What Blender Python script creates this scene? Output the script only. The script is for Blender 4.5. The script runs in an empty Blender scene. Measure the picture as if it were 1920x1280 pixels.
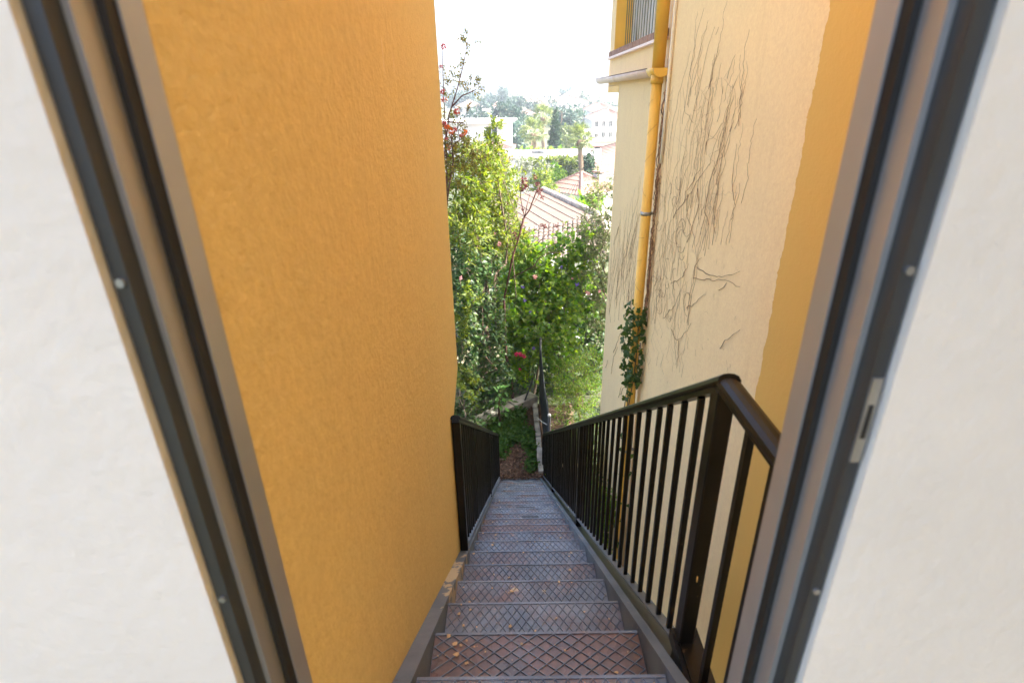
import bpy, math, random
import numpy as np
from mathutils import Vector, Matrix
random.seed(7); rng = np.random.default_rng(7)
sc = bpy.context.scene
col = sc.collection
R_ = math.radians

# ------------------------------------------------------------------ camera
FPX = 1026.0                       # focal length in photo pixels (photo 1920 x 1280)
_Y = np.array([-2, 460, -1026.]); _Z = np.array([-40, 2290, 1026.])
_Z /= np.linalg.norm(_Z); _Y -= _Z * (_Y @ _Z); _Y /= np.linalg.norm(_Y); _X = np.cross(_Y, _Z)
RC = np.array([_X, _Y, _Z])        # rows: world axes in camera coordinates
cam = bpy.data.cameras.new('camera'); cam_o = bpy.data.objects.new('camera', cam); col.objects.link(cam_o)
cam.sensor_width = 36; cam.lens = FPX / 1920 * 36; cam.clip_start = 0.02; cam.clip_end = 3000
M = Matrix.Identity(4)
for i in range(3):
    for j in range(3): M[i][j] = RC[i][j]
cam_o.matrix_world = M
cam.dof.use_dof = True; cam.dof.focus_distance = 4.2; cam.dof.aperture_fstop = 4.0
sc.camera = cam_o

# ------------------------------------------------------------------ light
SUN_AZ, SUN_EL = R_(94), R_(45)
sun_dir = Vector((math.sin(SUN_AZ) * math.cos(SUN_EL), math.cos(SUN_AZ) * math.cos(SUN_EL), math.sin(SUN_EL)))
w = bpy.data.worlds.new('World'); sc.world = w; w.use_nodes = True
nt = w.node_tree; nt.nodes.clear()
sky = nt.nodes.new('ShaderNodeTexSky'); sky.sky_type = 'NISHITA'; sky.sun_disc = False
sky.sun_elevation = SUN_EL; sky.sun_rotation = SUN_AZ; sky.dust_density = 6.0; sky.ozone_density = 0.3; sky.air_density = 0.6
bg = nt.nodes.new('ShaderNodeBackground'); bg.inputs['Strength'].default_value = 0.15
wo = nt.nodes.new('ShaderNodeOutputWorld')
nt.links.new(sky.outputs[0], bg.inputs['Color']); nt.links.new(bg.outputs[0], wo.inputs['Surface'])
sl = bpy.data.lights.new('sun', 'SUN'); sl.energy = 3.4; sl.angle = R_(0.55); sl.color = (1.0, 0.95, 0.86)
so = bpy.data.objects.new('sun', sl); col.objects.link(so); so.rotation_euler = sun_dir.to_track_quat('Z', 'Y').to_euler()
so.location = (20, 30, 40)
vs = sc.view_settings
sc.display_settings.display_device = 'sRGB'
vs.view_transform = 'Standard'; vs.look = 'None'; vs.gamma = 1.0; vs.exposure = 2.7; vs.use_curve_mapping = False
sc.cycles.max_bounces = 10; sc.cycles.diffuse_bounces = 5; sc.cycles.transmission_bounces = 4
sc.cycles.volume_bounces = 1; sc.cycles.use_denoising = True

# ------------------------------------------------------------------ helpers
def ray(px, py):
    return RC @ np.array([px - 960., 640. - py, -FPX])
def at(px, py, Y):
    d = ray(px, py); return d * (Y / d[1])
def onX(px, py, X):
    d = ray(px, py); return d * (X / d[0])
def onZ(px, py, Z):
    d = ray(px, py); return d * (Z / d[2])
def mpp(Y):                        # metres per photo pixel at depth Y (far below the horizon is a little more)
    return Y * 1.05 / FPX

def node(t, kind, **kw):
    n = t.nodes.new(kind)
    for k, v in kw.items():
        if k in n.inputs: n.inputs[k].default_value = v
        else: setattr(n, k, v)
    return n
def new_mat(name):
    m = bpy.data.materials.new(name); m.use_nodes = True
    t = m.node_tree; b = t.nodes['Principled BSDF']
    return m, t, b
def ramp(t, fac, stops):
    r = t.nodes.new('ShaderNodeValToRGB'); e = r.color_ramp.elements
    while len(e) < len(stops): e.new(0.5)
    for el, (p, c) in zip(e, stops):
        el.position = p; el.color = (*c, 1) if len(c) == 3 else c
    t.links.new(fac, r.inputs[0]); return r.outputs[0]
def noise(t, scale, detail=4, rough=0.55, vec=None, out=0):
    n = node(t, 'ShaderNodeTexNoise', Scale=scale, Detail=detail, Roughness=rough)
    if vec is None:
        g = t.nodes.new('ShaderNodeNewGeometry'); vec = g.outputs['Position']
    t.links.new(vec, n.inputs['Vector']); return n.outputs[out]
def mixc(t, fac, a, b):
    n = t.nodes.new('ShaderNodeMix'); n.data_type = 'RGBA'
    for sock, v in ((n.inputs['Factor'], fac), (n.inputs['A'], a), (n.inputs['B'], b)) if False else ((n.inputs[0], fac), (n.inputs[6], a), (n.inputs[7], b)):
        if hasattr(v, 'links'): t.links.new(v, sock)
        elif isinstance(v, (int, float)): sock.default_value = v
        else: sock.default_value = (*v, 1)
    return n.outputs[2]
def scaled(t, sx, sy, sz, off=(0, 0, 0)):
    g = t.nodes.new('ShaderNodeNewGeometry'); mp = t.nodes.new('ShaderNodeMapping')
    mp.inputs['Scale'].default_value = (sx, sy, sz); mp.inputs['Location'].default_value = off
    t.links.new(g.outputs['Position'], mp.inputs['Vector']); return mp.outputs[0]
def bump(t, b, h, strength, dist):
    n = node(t, 'ShaderNodeBump', Strength=strength, Distance=dist)
    t.links.new(h, n.inputs['Height']); t.links.new(n.outputs[0], b.inputs['Normal']); return n
def plain(name, c, rough=0.6, var=0.25, scale=8, metallic=0.0, bmp=0.0, bscale=60):
    m, t, b = new_mat(name)
    lo = tuple(x * (1 - var) for x in c); hi = tuple(min(1, x * (1 + var)) for x in c)
    t.links.new(ramp(t, noise(t, scale), [(0.3, lo), (0.7, hi)]), b.inputs['Base Color'])
    b.inputs['Roughness'].default_value = rough; b.inputs['Metallic'].default_value = metallic
    if bmp: bump(t, b, noise(t, bscale), 0.6, bmp)
    return m
def leaf_mat(name, dark, mid, light, trans=0.4, rough=0.5, tv=1.8):
    m, t, b = new_mat(name)
    g = t.nodes.new('ShaderNodeNewGeometry')
    nz = noise(t, 1.3, 3)
    ad = node(t, 'ShaderNodeMath', operation='MULTIPLY_ADD'); ad.inputs[1].default_value = 0.65
    t.links.new(g.outputs['Random Per Island'], ad.inputs[0])
    mu = node(t, 'ShaderNodeMath', operation='MULTIPLY'); mu.inputs[1].default_value = 0.35
    t.links.new(nz, mu.inputs[0]); t.links.new(mu.outputs[0], ad.inputs[2])
    c = ramp(t, ad.outputs[0], [(0.08, dark), (0.5, mid), (0.95, light)])
    t.links.new(c, b.inputs['Base Color']); b.inputs['Roughness'].default_value = rough
    b.inputs['Specular IOR Level'].default_value = 0.4
    tr = t.nodes.new('ShaderNodeBsdfTranslucent')
    hs = node(t, 'ShaderNodeHueSaturation', Hue=0.485, Saturation=1.2, Value=tv)
    t.links.new(c, hs.inputs['Color']); t.links.new(hs.outputs[0], tr.inputs['Color'])
    mx = t.nodes.new('ShaderNodeMixShader'); mx.inputs[0].default_value = trans
    out = t.nodes['Material Output']
    t.links.new(b.outputs[0], mx.inputs[1]); t.links.new(tr.outputs[0], mx.inputs[2]); t.links.new(mx.outputs[0], out.inputs['Surface'])
    return m

def wloc(o):
    v = Vector((0, 0, 0))
    while o is not None: v += o.location; o = o.parent
    return v
def props(o, label=None, cat=None, group=None, kind=None):
    if label: o['label'] = label
    if cat: o['category'] = cat
    if group: o['group'] = group
    if kind: o['kind'] = kind
    return o
def thing(name, loc, label, cat, group=None):
    o = bpy.data.objects.new(name, None); o.empty_display_size = 0.2
    col.objects.link(o); o.location = loc
    return props(o, label, cat, group)
def link(name, me, parent=None, loc=None):
    o = bpy.data.objects.new(name, me); col.objects.link(o)
    if parent is not None: o.parent = parent
    if loc is not None: o.location = Vector(loc) - (wloc(parent) if parent is not None else Vector((0, 0, 0)))
    return o

class MB:
    def __init__(s): s.v = []; s.f = []
    def add(s, vs_, fs):
        n = len(s.v); s.v += [tuple(map(float, p)) for p in vs_]; s.f += [tuple(i + n for i in f) for f in fs]; return s
    def box(s, lo, hi, rz=0.0, c=None, ax=None):
        x0, y0, z0 = lo; x1, y1, z1 = hi
        p = [(x, y, z) for z in (z0, z1) for y in (y0, y1) for x in (x0, x1)]
        return s.add(p, [(0, 2, 3, 1), (4, 5, 7, 6), (0, 1, 5, 4), (2, 6, 7, 3), (0, 4, 6, 2), (1, 3, 7, 5)])
    def obox(s, c, e1, e2, e3):    # centre and three half-extent vectors
        c, e1, e2, e3 = (np.array(q, float) for q in (c, e1, e2, e3))
        p = [c + a * e1 + b * e2 + g * e3 for g in (-1, 1) for b in (-1, 1) for a in (-1, 1)]
        return s.add(p, [(0, 2, 3, 1), (4, 5, 7, 6), (0, 1, 5, 4), (2, 6, 7, 3), (0, 4, 6, 2), (1, 3, 7, 5)])
    def bar(s, a, b, w_, h_, up=(0, 0, 1)):
        a = np.array(a, float); b = np.array(b, float); d = b - a; L = np.linalg.norm(d); d /= L
        sd = np.cross(d, up); n = np.linalg.norm(sd)
        sd = np.array([1., 0, 0]) if n < 1e-6 else sd / n
        u = np.cross(sd, d)
        return s.obox((a + b) / 2, d * L / 2, sd * w_ / 2, u * h_ / 2)
    def tube(s, pts, rad, n=6, cap=True):
        pts = [np.array(p, float) for p in pts]
        if not hasattr(rad, '__len__'): rad = [rad] * len(pts)
        base = len(s.v); ref = np.array([0.31, 0.17, 0.93])
        for i, p in enumerate(pts):
            d = pts[min(i + 1, len(pts) - 1)] - pts[max(i - 1, 0)]; d = d / (np.linalg.norm(d) + 1e-9)
            r = ref if abs(d @ ref) < 0.95 else np.array([1., 0, 0])
            u = np.cross(d, r); u /= np.linalg.norm(u); v = np.cross(d, u)
            for k in range(n):
                a = 2 * math.pi * k / n; s.v.append(tuple(p + rad[i] * (math.cos(a) * u + math.sin(a) * v)))
        for i in range(len(pts) - 1):
            for k in range(n):
                a = base + i * n + k; b = base + i * n + (k + 1) % n
                s.f.append((a, b, b + n, a + n))
        if cap:
            s.f.append(tuple(base + k for k in reversed(range(n)))); e = base + (len(pts) - 1) * n
            s.f.append(tuple(e + k for k in range(n)))
        return s
    def extrude(s, poly, vec):     # closed polygon (3D) extruded along vec
        n = len(poly); p = [np.array(q, float) for q in poly]; v = np.array(vec, float)
        return s.add(p + [q + v for q in p], [tuple(range(n - 1, -1, -1)), tuple(range(n, 2 * n))] + [(i, (i + 1) % n, n + (i + 1) % n, n + i) for i in range(n)])
    def sphere(s, c, r, nu=8, nv=6, sq=(1, 1, 1)):
        vs_ = []; fs = []
        for j in range(nv + 1):
            th = math.pi * j / nv
            for i in range(nu):
                ph = 2 * math.pi * i / nu
                vs_.append((c[0] + r * sq[0] * math.sin(th) * math.cos(ph), c[1] + r * sq[1] * math.sin(th) * math.sin(ph), c[2] + r * sq[2] * math.cos(th)))
        for j in range(nv):
            for i in range(nu):
                a = j * nu + i; b = j * nu + (i + 1) % nu; fs.append((a, a + nu, b + nu, b))
        return s.add(vs_, fs)
    def mesh(s, name, mat, origin=(0, 0, 0), smooth=False, bevel=0.0):
        me = bpy.data.meshes.new(name); o = np.array(origin, float)
        me.from_pydata([tuple(np.array(p) - o) for p in s.v], [], s.f); me.update()
        import bmesh
        bm = bmesh.new(); bm.from_mesh(me); bmesh.ops.recalc_face_normals(bm, faces=bm.faces)
        if bevel: bmesh.ops.bevel(bm, geom=list(bm.edges), offset=bevel, segments=1, affect='EDGES', clamp_overlap=True)
        bm.to_mesh(me); bm.free()
        if mat: me.materials.append(mat)
        if smooth: me.shade_smooth()
        return me
    def build(s, name, mat, parent=None, smooth=False, bevel=0.0, label=None):
        o = link(name, s.mesh(name, mat, wloc(parent) if parent is not None else (0, 0, 0), smooth, bevel), parent)
        if label: o['label'] = label
        return o

def tri_mesh(name, V, F, mat, parent=None):
    """V (n,3) and triangle indices F (m,3) as numpy"""
    me = bpy.data.meshes.new(name); V = np.asarray(V, np.float32)
    if parent is not None: V = V - np.array(wloc(parent), np.float32)
    F = np.asarray(F, np.int32)
    me.vertices.add(len(V)); me.vertices.foreach_set('co', V.ravel())
    me.loops.add(F.size); me.loops.foreach_set('vertex_index', F.ravel())
    me.polygons.add(len(F)); me.polygons.foreach_set('loop_start', np.arange(0, F.size, 3, dtype=np.int32))
    me.polygons.foreach_set('loop_total', np.full(len(F), 3, np.int32))
    me.update(calc_edges=True); me.materials.append(mat)
    return link(name, me, parent)
def unit(a): return a / (np.linalg.norm(a, axis=-1, keepdims=True) + 1e-9)
def leaf_arrays(C, D, N, L, W, fold=0.18, droop=0.15):
    """pointed leaves: base C, direction D, normal N, length L, width W; four triangles each"""
    D = unit(D); S = unit(np.cross(D, N)); N = np.cross(S, D)
    L = np.asarray(L)[:, None]; W = np.asarray(W)[:, None]
    mid = C + D * L * 0.45; tip = C + D * L - N * L * droop
    l = mid + S * W * 0.5 + N * W * fold; r = mid - S * W * 0.5 + N * W * fold
    V = np.stack([C, l, tip, r, mid], 1).reshape(-1, 3); n = len(C); b = np.arange(n)[:, None] * 5
    F = np.concatenate([b + np.array([[0, 4, 1]]), b + np.array([[1, 4, 2]]), b + np.array([[0, 3, 4]]), b + np.array([[4, 3, 2]])], 0)
    return V, F
def leaf_arrays2(C, D, N, L, W, fold=0.18, droop=0.1):
    D = unit(D); S = unit(np.cross(D, N)); N = np.cross(S, D)
    L = np.asarray(L)[:, None]; W = np.asarray(W)[:, None]
    mid = C + D * L * 0.45; tip = C + D * L - N * L * droop
    V = np.stack([C, mid + S * W * 0.5 + N * W * fold, tip, mid - S * W * 0.5 + N * W * fold], 1).reshape(-1, 3)
    b = np.arange(len(C))[:, None] * 4
    return V, np.concatenate([b + np.array([[0, 2, 1]]), b + np.array([[0, 3, 2]])], 0)

DENS = 1.9; LS = 1.35
def twig_cloud(blobs, dens, twig, nleaf, L, W, up=0.35, hollow=0.35, jitter=0.35, four=False, spread=0.9):
    """leaves along twigs scattered in ellipsoid blobs [(centre, radii)]; returns V, F and twig segments"""
    Cs, Ds = [], []
    for c, r in blobs:
        c = np.array(c); r = np.array(r); n = max(3, int(DENS * dens * (r[0] * r[1] + r[1] * r[2] + r[0] * r[2]) / 3))
        q = unit(rng.normal(size=(n, 3))); rad = (hollow + (1 - hollow) * rng.random(n) ** 0.7)[:, None]
        lump = 1 + 0.22 * np.sin(q[:, :1] * 5.1 + c[0] * 9) * np.cos(q[:, 1:2] * 4.3 + c[2] * 7) + 0.12 * np.sin(q[:, 2:] * 9 + c[1])
        Cs.append(c + q * rad * r * lump); Ds.append(q + rng.normal(size=(n, 3)) * 0.6 + np.array([0, 0, up]))
    C = np.concatenate(Cs); D = unit(np.concatenate(Ds)); n = len(C)
    tl = twig * (0.6 + 0.8 * rng.random(n))
    t = (np.arange(nleaf) + 0.5) / nleaf
    P = C[:, None] + D[:, None] * (tl[:, None] * t[None])[..., None]
    side = unit(np.cross(D, rng.normal(size=(n, 3)))); oth = np.cross(D, side)
    ang = (np.arange(nleaf) * 2.4)[None] + rng.random((n, 1)) * 6.28
    out = side[:, None] * np.cos(ang)[..., None] + oth[:, None] * np.sin(ang)[..., None]
    LD = out * spread + D[:, None] * 0.55 + rng.normal(size=out.shape) * jitter
    LN = np.array([0, 0, 1.0]) + rng.normal(size=out.shape) * 0.55 + D[:, None] * 0.3
    k = n * nleaf
    ll = LS * L * (0.6 + 0.7 * rng.random(k)); ww = LS * W * (0.65 + 0.6 * rng.random(k))
    V, F = (leaf_arrays if four else leaf_arrays2)(P.reshape(-1, 3), LD.reshape(-1, 3), LN.reshape(-1, 3), ll, ww)
    return V, F, C, C + D * tl[:, None]
def twigs_mesh(A, B, r):
    n = len(A); d = unit(B - A); u = unit(np.cross(d, np.array([0.3, 0.2, 0.9]))); v = np.cross(d, u)
    rings = []
    for P, k in ((A, 1.0), (B, 0.5)):
        for a in (0, 2.094, 4.189): rings.append(P + (math.cos(a) * u + math.sin(a) * v) * r * k)
    V = np.stack(rings, 1).reshape(-1, 3); b = np.arange(n)[:, None] * 6; F = []
    for k in range(3):
        j = (k + 1) % 3; F += [b + np.array([[k, j, 3 + j]]), b + np.array([[k, 3 + j, 3 + k]])]
    return V, np.concatenate(F, 0)
def wiggle(a, b, n, amp):
    a = np.array(a, float); b = np.array(b, float); L = np.linalg.norm(b - a); off = np.zeros(3); out = []
    for i in range(n + 1):
        t = i / n
        if 0 < i < n: off = off * 0.6 + rng.normal(size=3) * amp * L / n
        out.append(a + (b - a) * t + (off if i < n else 0))
    return out
def pblob(px, py, Y, rx, ry, rd=None):
    m = mpp(Y); c = at(px, py, Y); return (c, (rx * m, (rd if rd else 0.5 * (rx + ry)) * m, ry * m))
def plant(name, label, cat, blobs, base, mat, bark, dens=90, twig=0.3, nleaf=8, L=0.1, W=0.05, trunk_r=0.05, limb=True, group=None, tw=True, **kw):
    base = np.array(base, float)
    t = thing(name, base, label, cat, group)
    V, F, A, B = twig_cloud(blobs, dens, twig, nleaf, L, W, **kw)
    tri_mesh('crown' if 'tree' in name or 'cypress' in name else 'foliage', V, F, mat, t)
    m = MB()
    if limb:
        cen = np.mean([b[0] for b in blobs], 0); fork = base * 0.45 + cen * 0.55; fork[2] = base[2] + 0.45 * (cen[2] - base[2])
        m.tube(wiggle(base - np.array([0, 0, 0.15]), fork, 5, 0.25), list(np.linspace(trunk_r, trunk_r * 0.65, 6)), 7)
        for c, r in blobs:
            m.tube(wiggle(fork, c + np.array([0, 0, r[2] * 0.4]), 6, 0.35), list(np.linspace(trunk_r * 0.55, trunk_r * 0.12, 7)), 5)
        m.build('trunk' if 'tree' in name or 'cypress' in name else 'stem', bark, t, True)
    if tw:
        V, F = twigs_mesh(A, B, min(0.006, trunk_r * 0.12)); tri_mesh('twigs', V, F, bark, t)['kind'] = 'stuff'
    return t

# ------------------------------------------------------------------ materials
def stucco(name, c, c2, streak=0.12, bs=85, bd=0.0032, extra=None):
    m, t, b = new_mat(name)
    big = ramp(t, noise(t, 1.6, 5), [(0.3, c2), (0.7, c)])
    g = noise(t, 55, 3, 0.6)
    fine = mixc(t, 0.11, big, ramp(t, g, [(0.35, tuple(x * 0.45 for x in c)), (0.68, tuple(min(1, x * 1.35) for x in c))]))
    st = noise(t, 1.0, 5, 0.65, scaled(t, 9, 9, 0.7))
    stm = ramp(t, st, [(0.48, (0, 0, 0)), (0.75, (streak, streak, streak))])
    cc = mixc(t, stm, fine, tuple(x * 0.55 for x in c))
    if extra: cc = extra(t, cc)
    t.links.new(cc, b.inputs['Base Color']); b.inputs['Roughness'].default_value = 0.88
    b.inputs['Specular IOR Level'].default_value = 0.25
    h = node(t, 'ShaderNodeMath', operation='ADD')
    t.links.new(noise(t, bs, 3, 0.6), h.inputs[0]); t.links.new(noise(t, bs * 0.28, 3, 0.5), h.inputs[1])
    bump(t, b, h.outputs[0], 0.75, bd); return m
OCHRE = (0.84, 0.63, 0.255); CREAM = (0.93, 0.70, 0.41)
def scuffs(t, cc):                 # two pale scraped marks high on the wall and pale chalky rubbing lower down
    for px, py, sy, sz in ((718, 105, 0.010, 0.05), (738, 118, 0.007, 0.028)):
        p = onX(px, py, -0.335)
        mp = scaled(t, 0, 1 / sy, 1 / sz, (0, -p[1] / sy - 0.0, -p[2] / sz))
        ln = t.nodes.new('ShaderNodeVectorMath'); ln.operation = 'LENGTH'; t.links.new(mp, ln.inputs[0])
        f = ramp(t, ln.outputs['Value'], [(0.7, (0.5, 0.5, 0.5)), (1.0, (0, 0, 0))])
        cc = mixc(t, f, cc, (0.88, 0.70, 0.40))
    n = noise(t, 5, 6, 0.7, scaled(t, 1, 1.4, 0.6))
    return mixc(t, ramp(t, n, [(0.57, (0, 0, 0)), (0.72, (0.2, 0.2, 0.2))]), cc, (0.78, 0.56, 0.27))
M_ochre = stucco('ochre_stucco', OCHRE, tuple(x * 0.96 for x in OCHRE), 0.08, extra=scuffs)
def two_paint(t, cc):              # the ochre paint of the doorway side ends in a ragged vertical edge
    s = t.nodes.new('ShaderNodeSeparateXYZ'); g = t.nodes.new('ShaderNodeNewGeometry'); t.links.new(g.outputs['Position'], s.inputs[0])
    ad = node(t, 'ShaderNodeMath', operation='MULTIPLY_ADD'); ad.inputs[1].default_value = 0.09
    t.links.new(noise(t, 7, 4, 0.6, scaled(t, 1, 1, 1.3)), ad.inputs[0]); t.links.new(s.outputs['Y'], ad.inputs[2])
    lt = node(t, 'ShaderNodeMath', operation='LESS_THAN'); lt.inputs[1].default_value = 2.63; t.links.new(ad.outputs[0], lt.inputs[0])
    stain = ramp(t, noise(t, 3.2, 5, 0.6, scaled(t, 1, 2.2, 0.35)), [(0.55, (0, 0, 0)), (0.75, (0.22, 0.22, 0.22))])
    cc = mixc(t, stain, cc, (0.60, 0.42, 0.22))
    return mixc(t, lt.outputs[0], cc, (0.72, 0.45, 0.13))
M_cream = stucco('cream_stucco', CREAM, tuple(x * 0.95 for x in CREAM), 0.05, 85, 0.002, extra=two_paint)
M_yellow = plain('yellow_pipe_paint', (0.86, 0.53, 0.10), 0.45, 0.08, 3)
M_pinkw = plain('pale_pink_gutter_paint', (0.86, 0.70, 0.66), 0.5, 0.06, 5)
M_white = plain('white_render', (0.84, 0.80, 0.74), 0.85, 0.06, 2.5, bmp=0.004, bscale=45)
M_whitef = plain('white_house_render', (0.72, 0.70, 0.68), 0.9, 0.06, 0.4)
M_black = plain('black_rail_paint', (0.0075, 0.0065, 0.0055), 0.36, 0.5, 12, bmp=0.0006, bscale=240)
t = M_black.node_tree; b = t.nodes['Principled BSDF']; old = b.inputs['Base Color'].links[0].from_socket
t.links.new(mixc(t, ramp(t, noise(t, 42, 4, 0.6), [(0.70, (0, 0, 0)), (0.735, (0.8, 0.8, 0.8))]), old, (0.17, 0.11, 0.06)), b.inputs['Base Color'])
M_black.node_tree.nodes['Principled BSDF'].inputs['Specular IOR Level'].default_value = 0.3
M_alu = plain('grey_aluminium', (0.45, 0.46, 0.48), 0.4, 0.05, 10, metallic=0.6)
M_rubber = plain('black_rubber', (0.012, 0.012, 0.013), 0.6, 0.2, 20)
M_darkf = plain('dark_frame_paint', (0.035, 0.04, 0.045), 0.45, 0.2, 6)
M_conc = plain('weathered_concrete', (0.46, 0.43, 0.38), 0.9, 0.4, 6, bmp=0.006, bscale=30)
M_galv = plain('galvanised_steel', (0.35, 0.37, 0.39), 0.45, 0.2, 20, metallic=0.7)
M_soil = None
m, t, b = new_mat('soil')
t.links.new(ramp(t, noise(t, 9, 6, 0.7), [(0.3, (0.045, 0.028, 0.018)), (0.55, (0.11, 0.065, 0.04)), (0.75, (0.2, 0.13, 0.085))]), b.inputs['Base Color'])
b.inputs['Roughness'].default_value = 0.95; bump(t, b, noise(t, 30, 5), 0.8, 0.03); M_soil = m
m, t, b = new_mat('terrain_scrub')
t.links.new(ramp(t, noise(t, 0.12, 6, 0.7), [(0.35, (0.035, 0.055, 0.02)), (0.5, (0.07, 0.075, 0.035)), (0.68, (0.16, 0.135, 0.09))]), b.inputs['Base Color'])
b.inputs['Roughness'].default_value = 0.95; M_terr = m
def steel(name, rustiness, splash):
    m, t, b = new_mat(name)
    basec = ramp(t, noise(t, 5, 6, 0.6), [(0.35, (0.085, 0.108, 0.145)), (0.65, (0.20, 0.24, 0.30))])
    rm = ramp(t, noise(t, 2.6, 6, 0.68, out=0), [(0.60 - rustiness, (0, 0, 0)), (0.74 - rustiness, (0.85, 0.85, 0.85))])
    rc = ramp(t, noise(t, 24, 5, 0.7), [(0.3, (0.085, 0.046, 0.033)), (0.7, (0.22, 0.10, 0.058))])
    cc = mixc(t, rm, basec, rc)
    sp = ramp(t, noise(t, 11, 3, 0.55, scaled(t, 1, 1, 1, (3.1, 0.7, 5.2))), [(0.74 - splash, (0, 0, 0)), (0.765 - splash, (0.9, 0.9, 0.9))])
    cc = mixc(t, sp, cc, (0.55, 0.43, 0.27))
    t.links.new(cc, b.inputs['Base Color'])
    rr = ramp(t, noise(t, 7, 4), [(0.3, (0.2, 0.2, 0.2)), (0.7, (0.38, 0.38, 0.38))])
    t.links.new(rr, b.inputs['Roughness']); b.inputs['Metallic'].default_value = 0.0; b.inputs['Specular IOR Level'].default_value = 0.75
    bump(t, b, noise(t, 110, 3), 0.35, 0.0012); return m
M_tread = steel('worn_tread_steel', 0.14, 0.03); M_rust = steel('rusty_tread_steel', 0.23, 0.03); M_ridge = steel('worn_ridge_steel', 0.04, 0.0)
def painted(name):
    m, t, b = new_mat(name)
    c = ramp(t, noise(t, 3.5, 5, 0.6), [(0.35, (0.115, 0.14, 0.175)), (0.65, (0.185, 0.215, 0.26))])
    c = mixc(t, ramp(t, noise(t, 38, 4, 0.6), [(0.66, (0, 0, 0)), (0.70, (0.7, 0.7, 0.7))]), c, (0.42, 0.36, 0.28))
    c = mixc(t, ramp(t, noise(t, 17, 4, 0.65, scaled(t, 1, 1, 1, (7, 2, 1))), [(0.66, (0, 0, 0)), (0.72, (0.6, 0.6, 0.6))]), c, (0.11, 0.065, 0.045))
    t.links.new(c, b.inputs['Base Color']); b.inputs['Roughness'].default_value = 0.5; b.inputs['Specular IOR Level'].default_value = 0.45
    return m
M_string_l = painted('paint_splashed_stringer')
t = M_string_l.node_tree; b = t.nodes['Principled BSDF']; old = b.inputs['Base Color'].links[0].from_socket
g = t.nodes.new('ShaderNodeNewGeometry'); sp_ = t.nodes.new('ShaderNodeSeparateXYZ'); t.links.new(g.outputs['Position'], sp_.inputs[0])
mr = t.nodes.new('ShaderNodeMath'); mr.operation = 'SUBTRACT'; mr.inputs[1].default_value = 1.95; t.links.new(sp_.outputs['Y'], mr.inputs[0])
ab = t.nodes.new('ShaderNodeMath'); ab.operation = 'ABSOLUTE'; t.links.new(mr.outputs[0], ab.inputs[0])
m2 = t.nodes.new('ShaderNodeMath'); m2.operation = 'MULTIPLY_ADD'; m2.inputs[1].default_value = -0.42; t.links.new(ab.outputs[0], m2.inputs[0]); t.links.new(noise(t, 16, 5, 0.6, scaled(t, 1, 0.6, 0.6)), m2.inputs[2])
t.links.new(mixc(t, ramp(t, m2.outputs[0], [(0.40, (0, 0, 0)), (0.44, (0.95, 0.95, 0.95))]), old, (0.60, 0.48, 0.31)), b.inputs['Base Color'])
M_string = painted('blue_grey_stringer_paint')
def tile_mat(name, a, b_, c):
    m, t, b = new_mat(name)
    oi = t.nodes.new('ShaderNodeObjectInfo'); g = t.nodes.new('ShaderNodeNewGeometry')
    ad = node(t, 'ShaderNodeMath', operation='ADD'); t.links.new(oi.outputs['Random'], ad.inputs[0]); t.links.new(noise(t, 2.5, 5, 0.7), ad.inputs[1])
    h = node(t, 'ShaderNodeMath', operation='MULTIPLY'); h.inputs[1].default_value = 0.5; t.links.new(ad.outputs[0], h.inputs[0])
    cc = ramp(t, h.outputs[0], [(0.15, a), (0.5, b_), (0.85, c)])
    cc = mixc(t, ramp(t, noise(t, 14, 5, 0.7), [(0.55, (0, 0, 0)), (0.7, (0.5, 0.5, 0.5))]), cc, (0.16, 0.12, 0.10))
    t.links.new(cc, b.inputs['Base Color']); b.inputs['Roughness'].default_value = 0.9; return m
M_tile = tile_mat('terracotta_tile', (0.088, 0.067, 0.057), (0.135, 0.102, 0.086), (0.205, 0.165, 0.14))
M_tile2 = tile_mat('far_terracotta_tile', (0.17, 0.10, 0.08), (0.21, 0.13, 0.105), (0.25, 0.17, 0.14))
M_brick = plain('sill_brick', (0.33, 0.20, 0.155), 0.9, 0.35, 20)
m, t, b = new_mat('dark_window_glass'); b.inputs['Base Color'].default_value = (0.02, 0.025, 0.03, 1); b.inputs['Roughness'].default_value = 0.06
M_glass = m
m, t, b = new_mat('painted_reflection_glass'); b.inputs['Roughness'].default_value = 0.08
t.links.new(ramp(t, noise(t, 2.2, 2, 0.5, scaled(t, 1, 1.2, 0.3)), [(0.36, (0.03, 0.035, 0.04)), (0.46, (0.6, 0.62, 0.65))]), b.inputs['Base Color']); M_reflglass = m  # pale areas are reflections painted into the pane colour
M_shutter = plain('grey_green_grille_paint', (0.12, 0.15, 0.11), 0.5, 0.15, 6)
M_bark = plain('grey_brown_bark', (0.13, 0.095, 0.07), 0.9, 0.4, 15, bmp=0.006, bscale=40)
M_deadvine = plain('dead_creeper_stem', (0.25, 0.145, 0.09), 0.9, 0.45, 30)
M_redstem = plain('red_brown_twig', (0.11, 0.05, 0.045), 0.8, 0.4, 15)
M_palmtrunk = plain('palm_trunk_bark', (0.22, 0.16, 0.11), 0.95, 0.35, 12, bmp=0.01, bscale=15)
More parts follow.
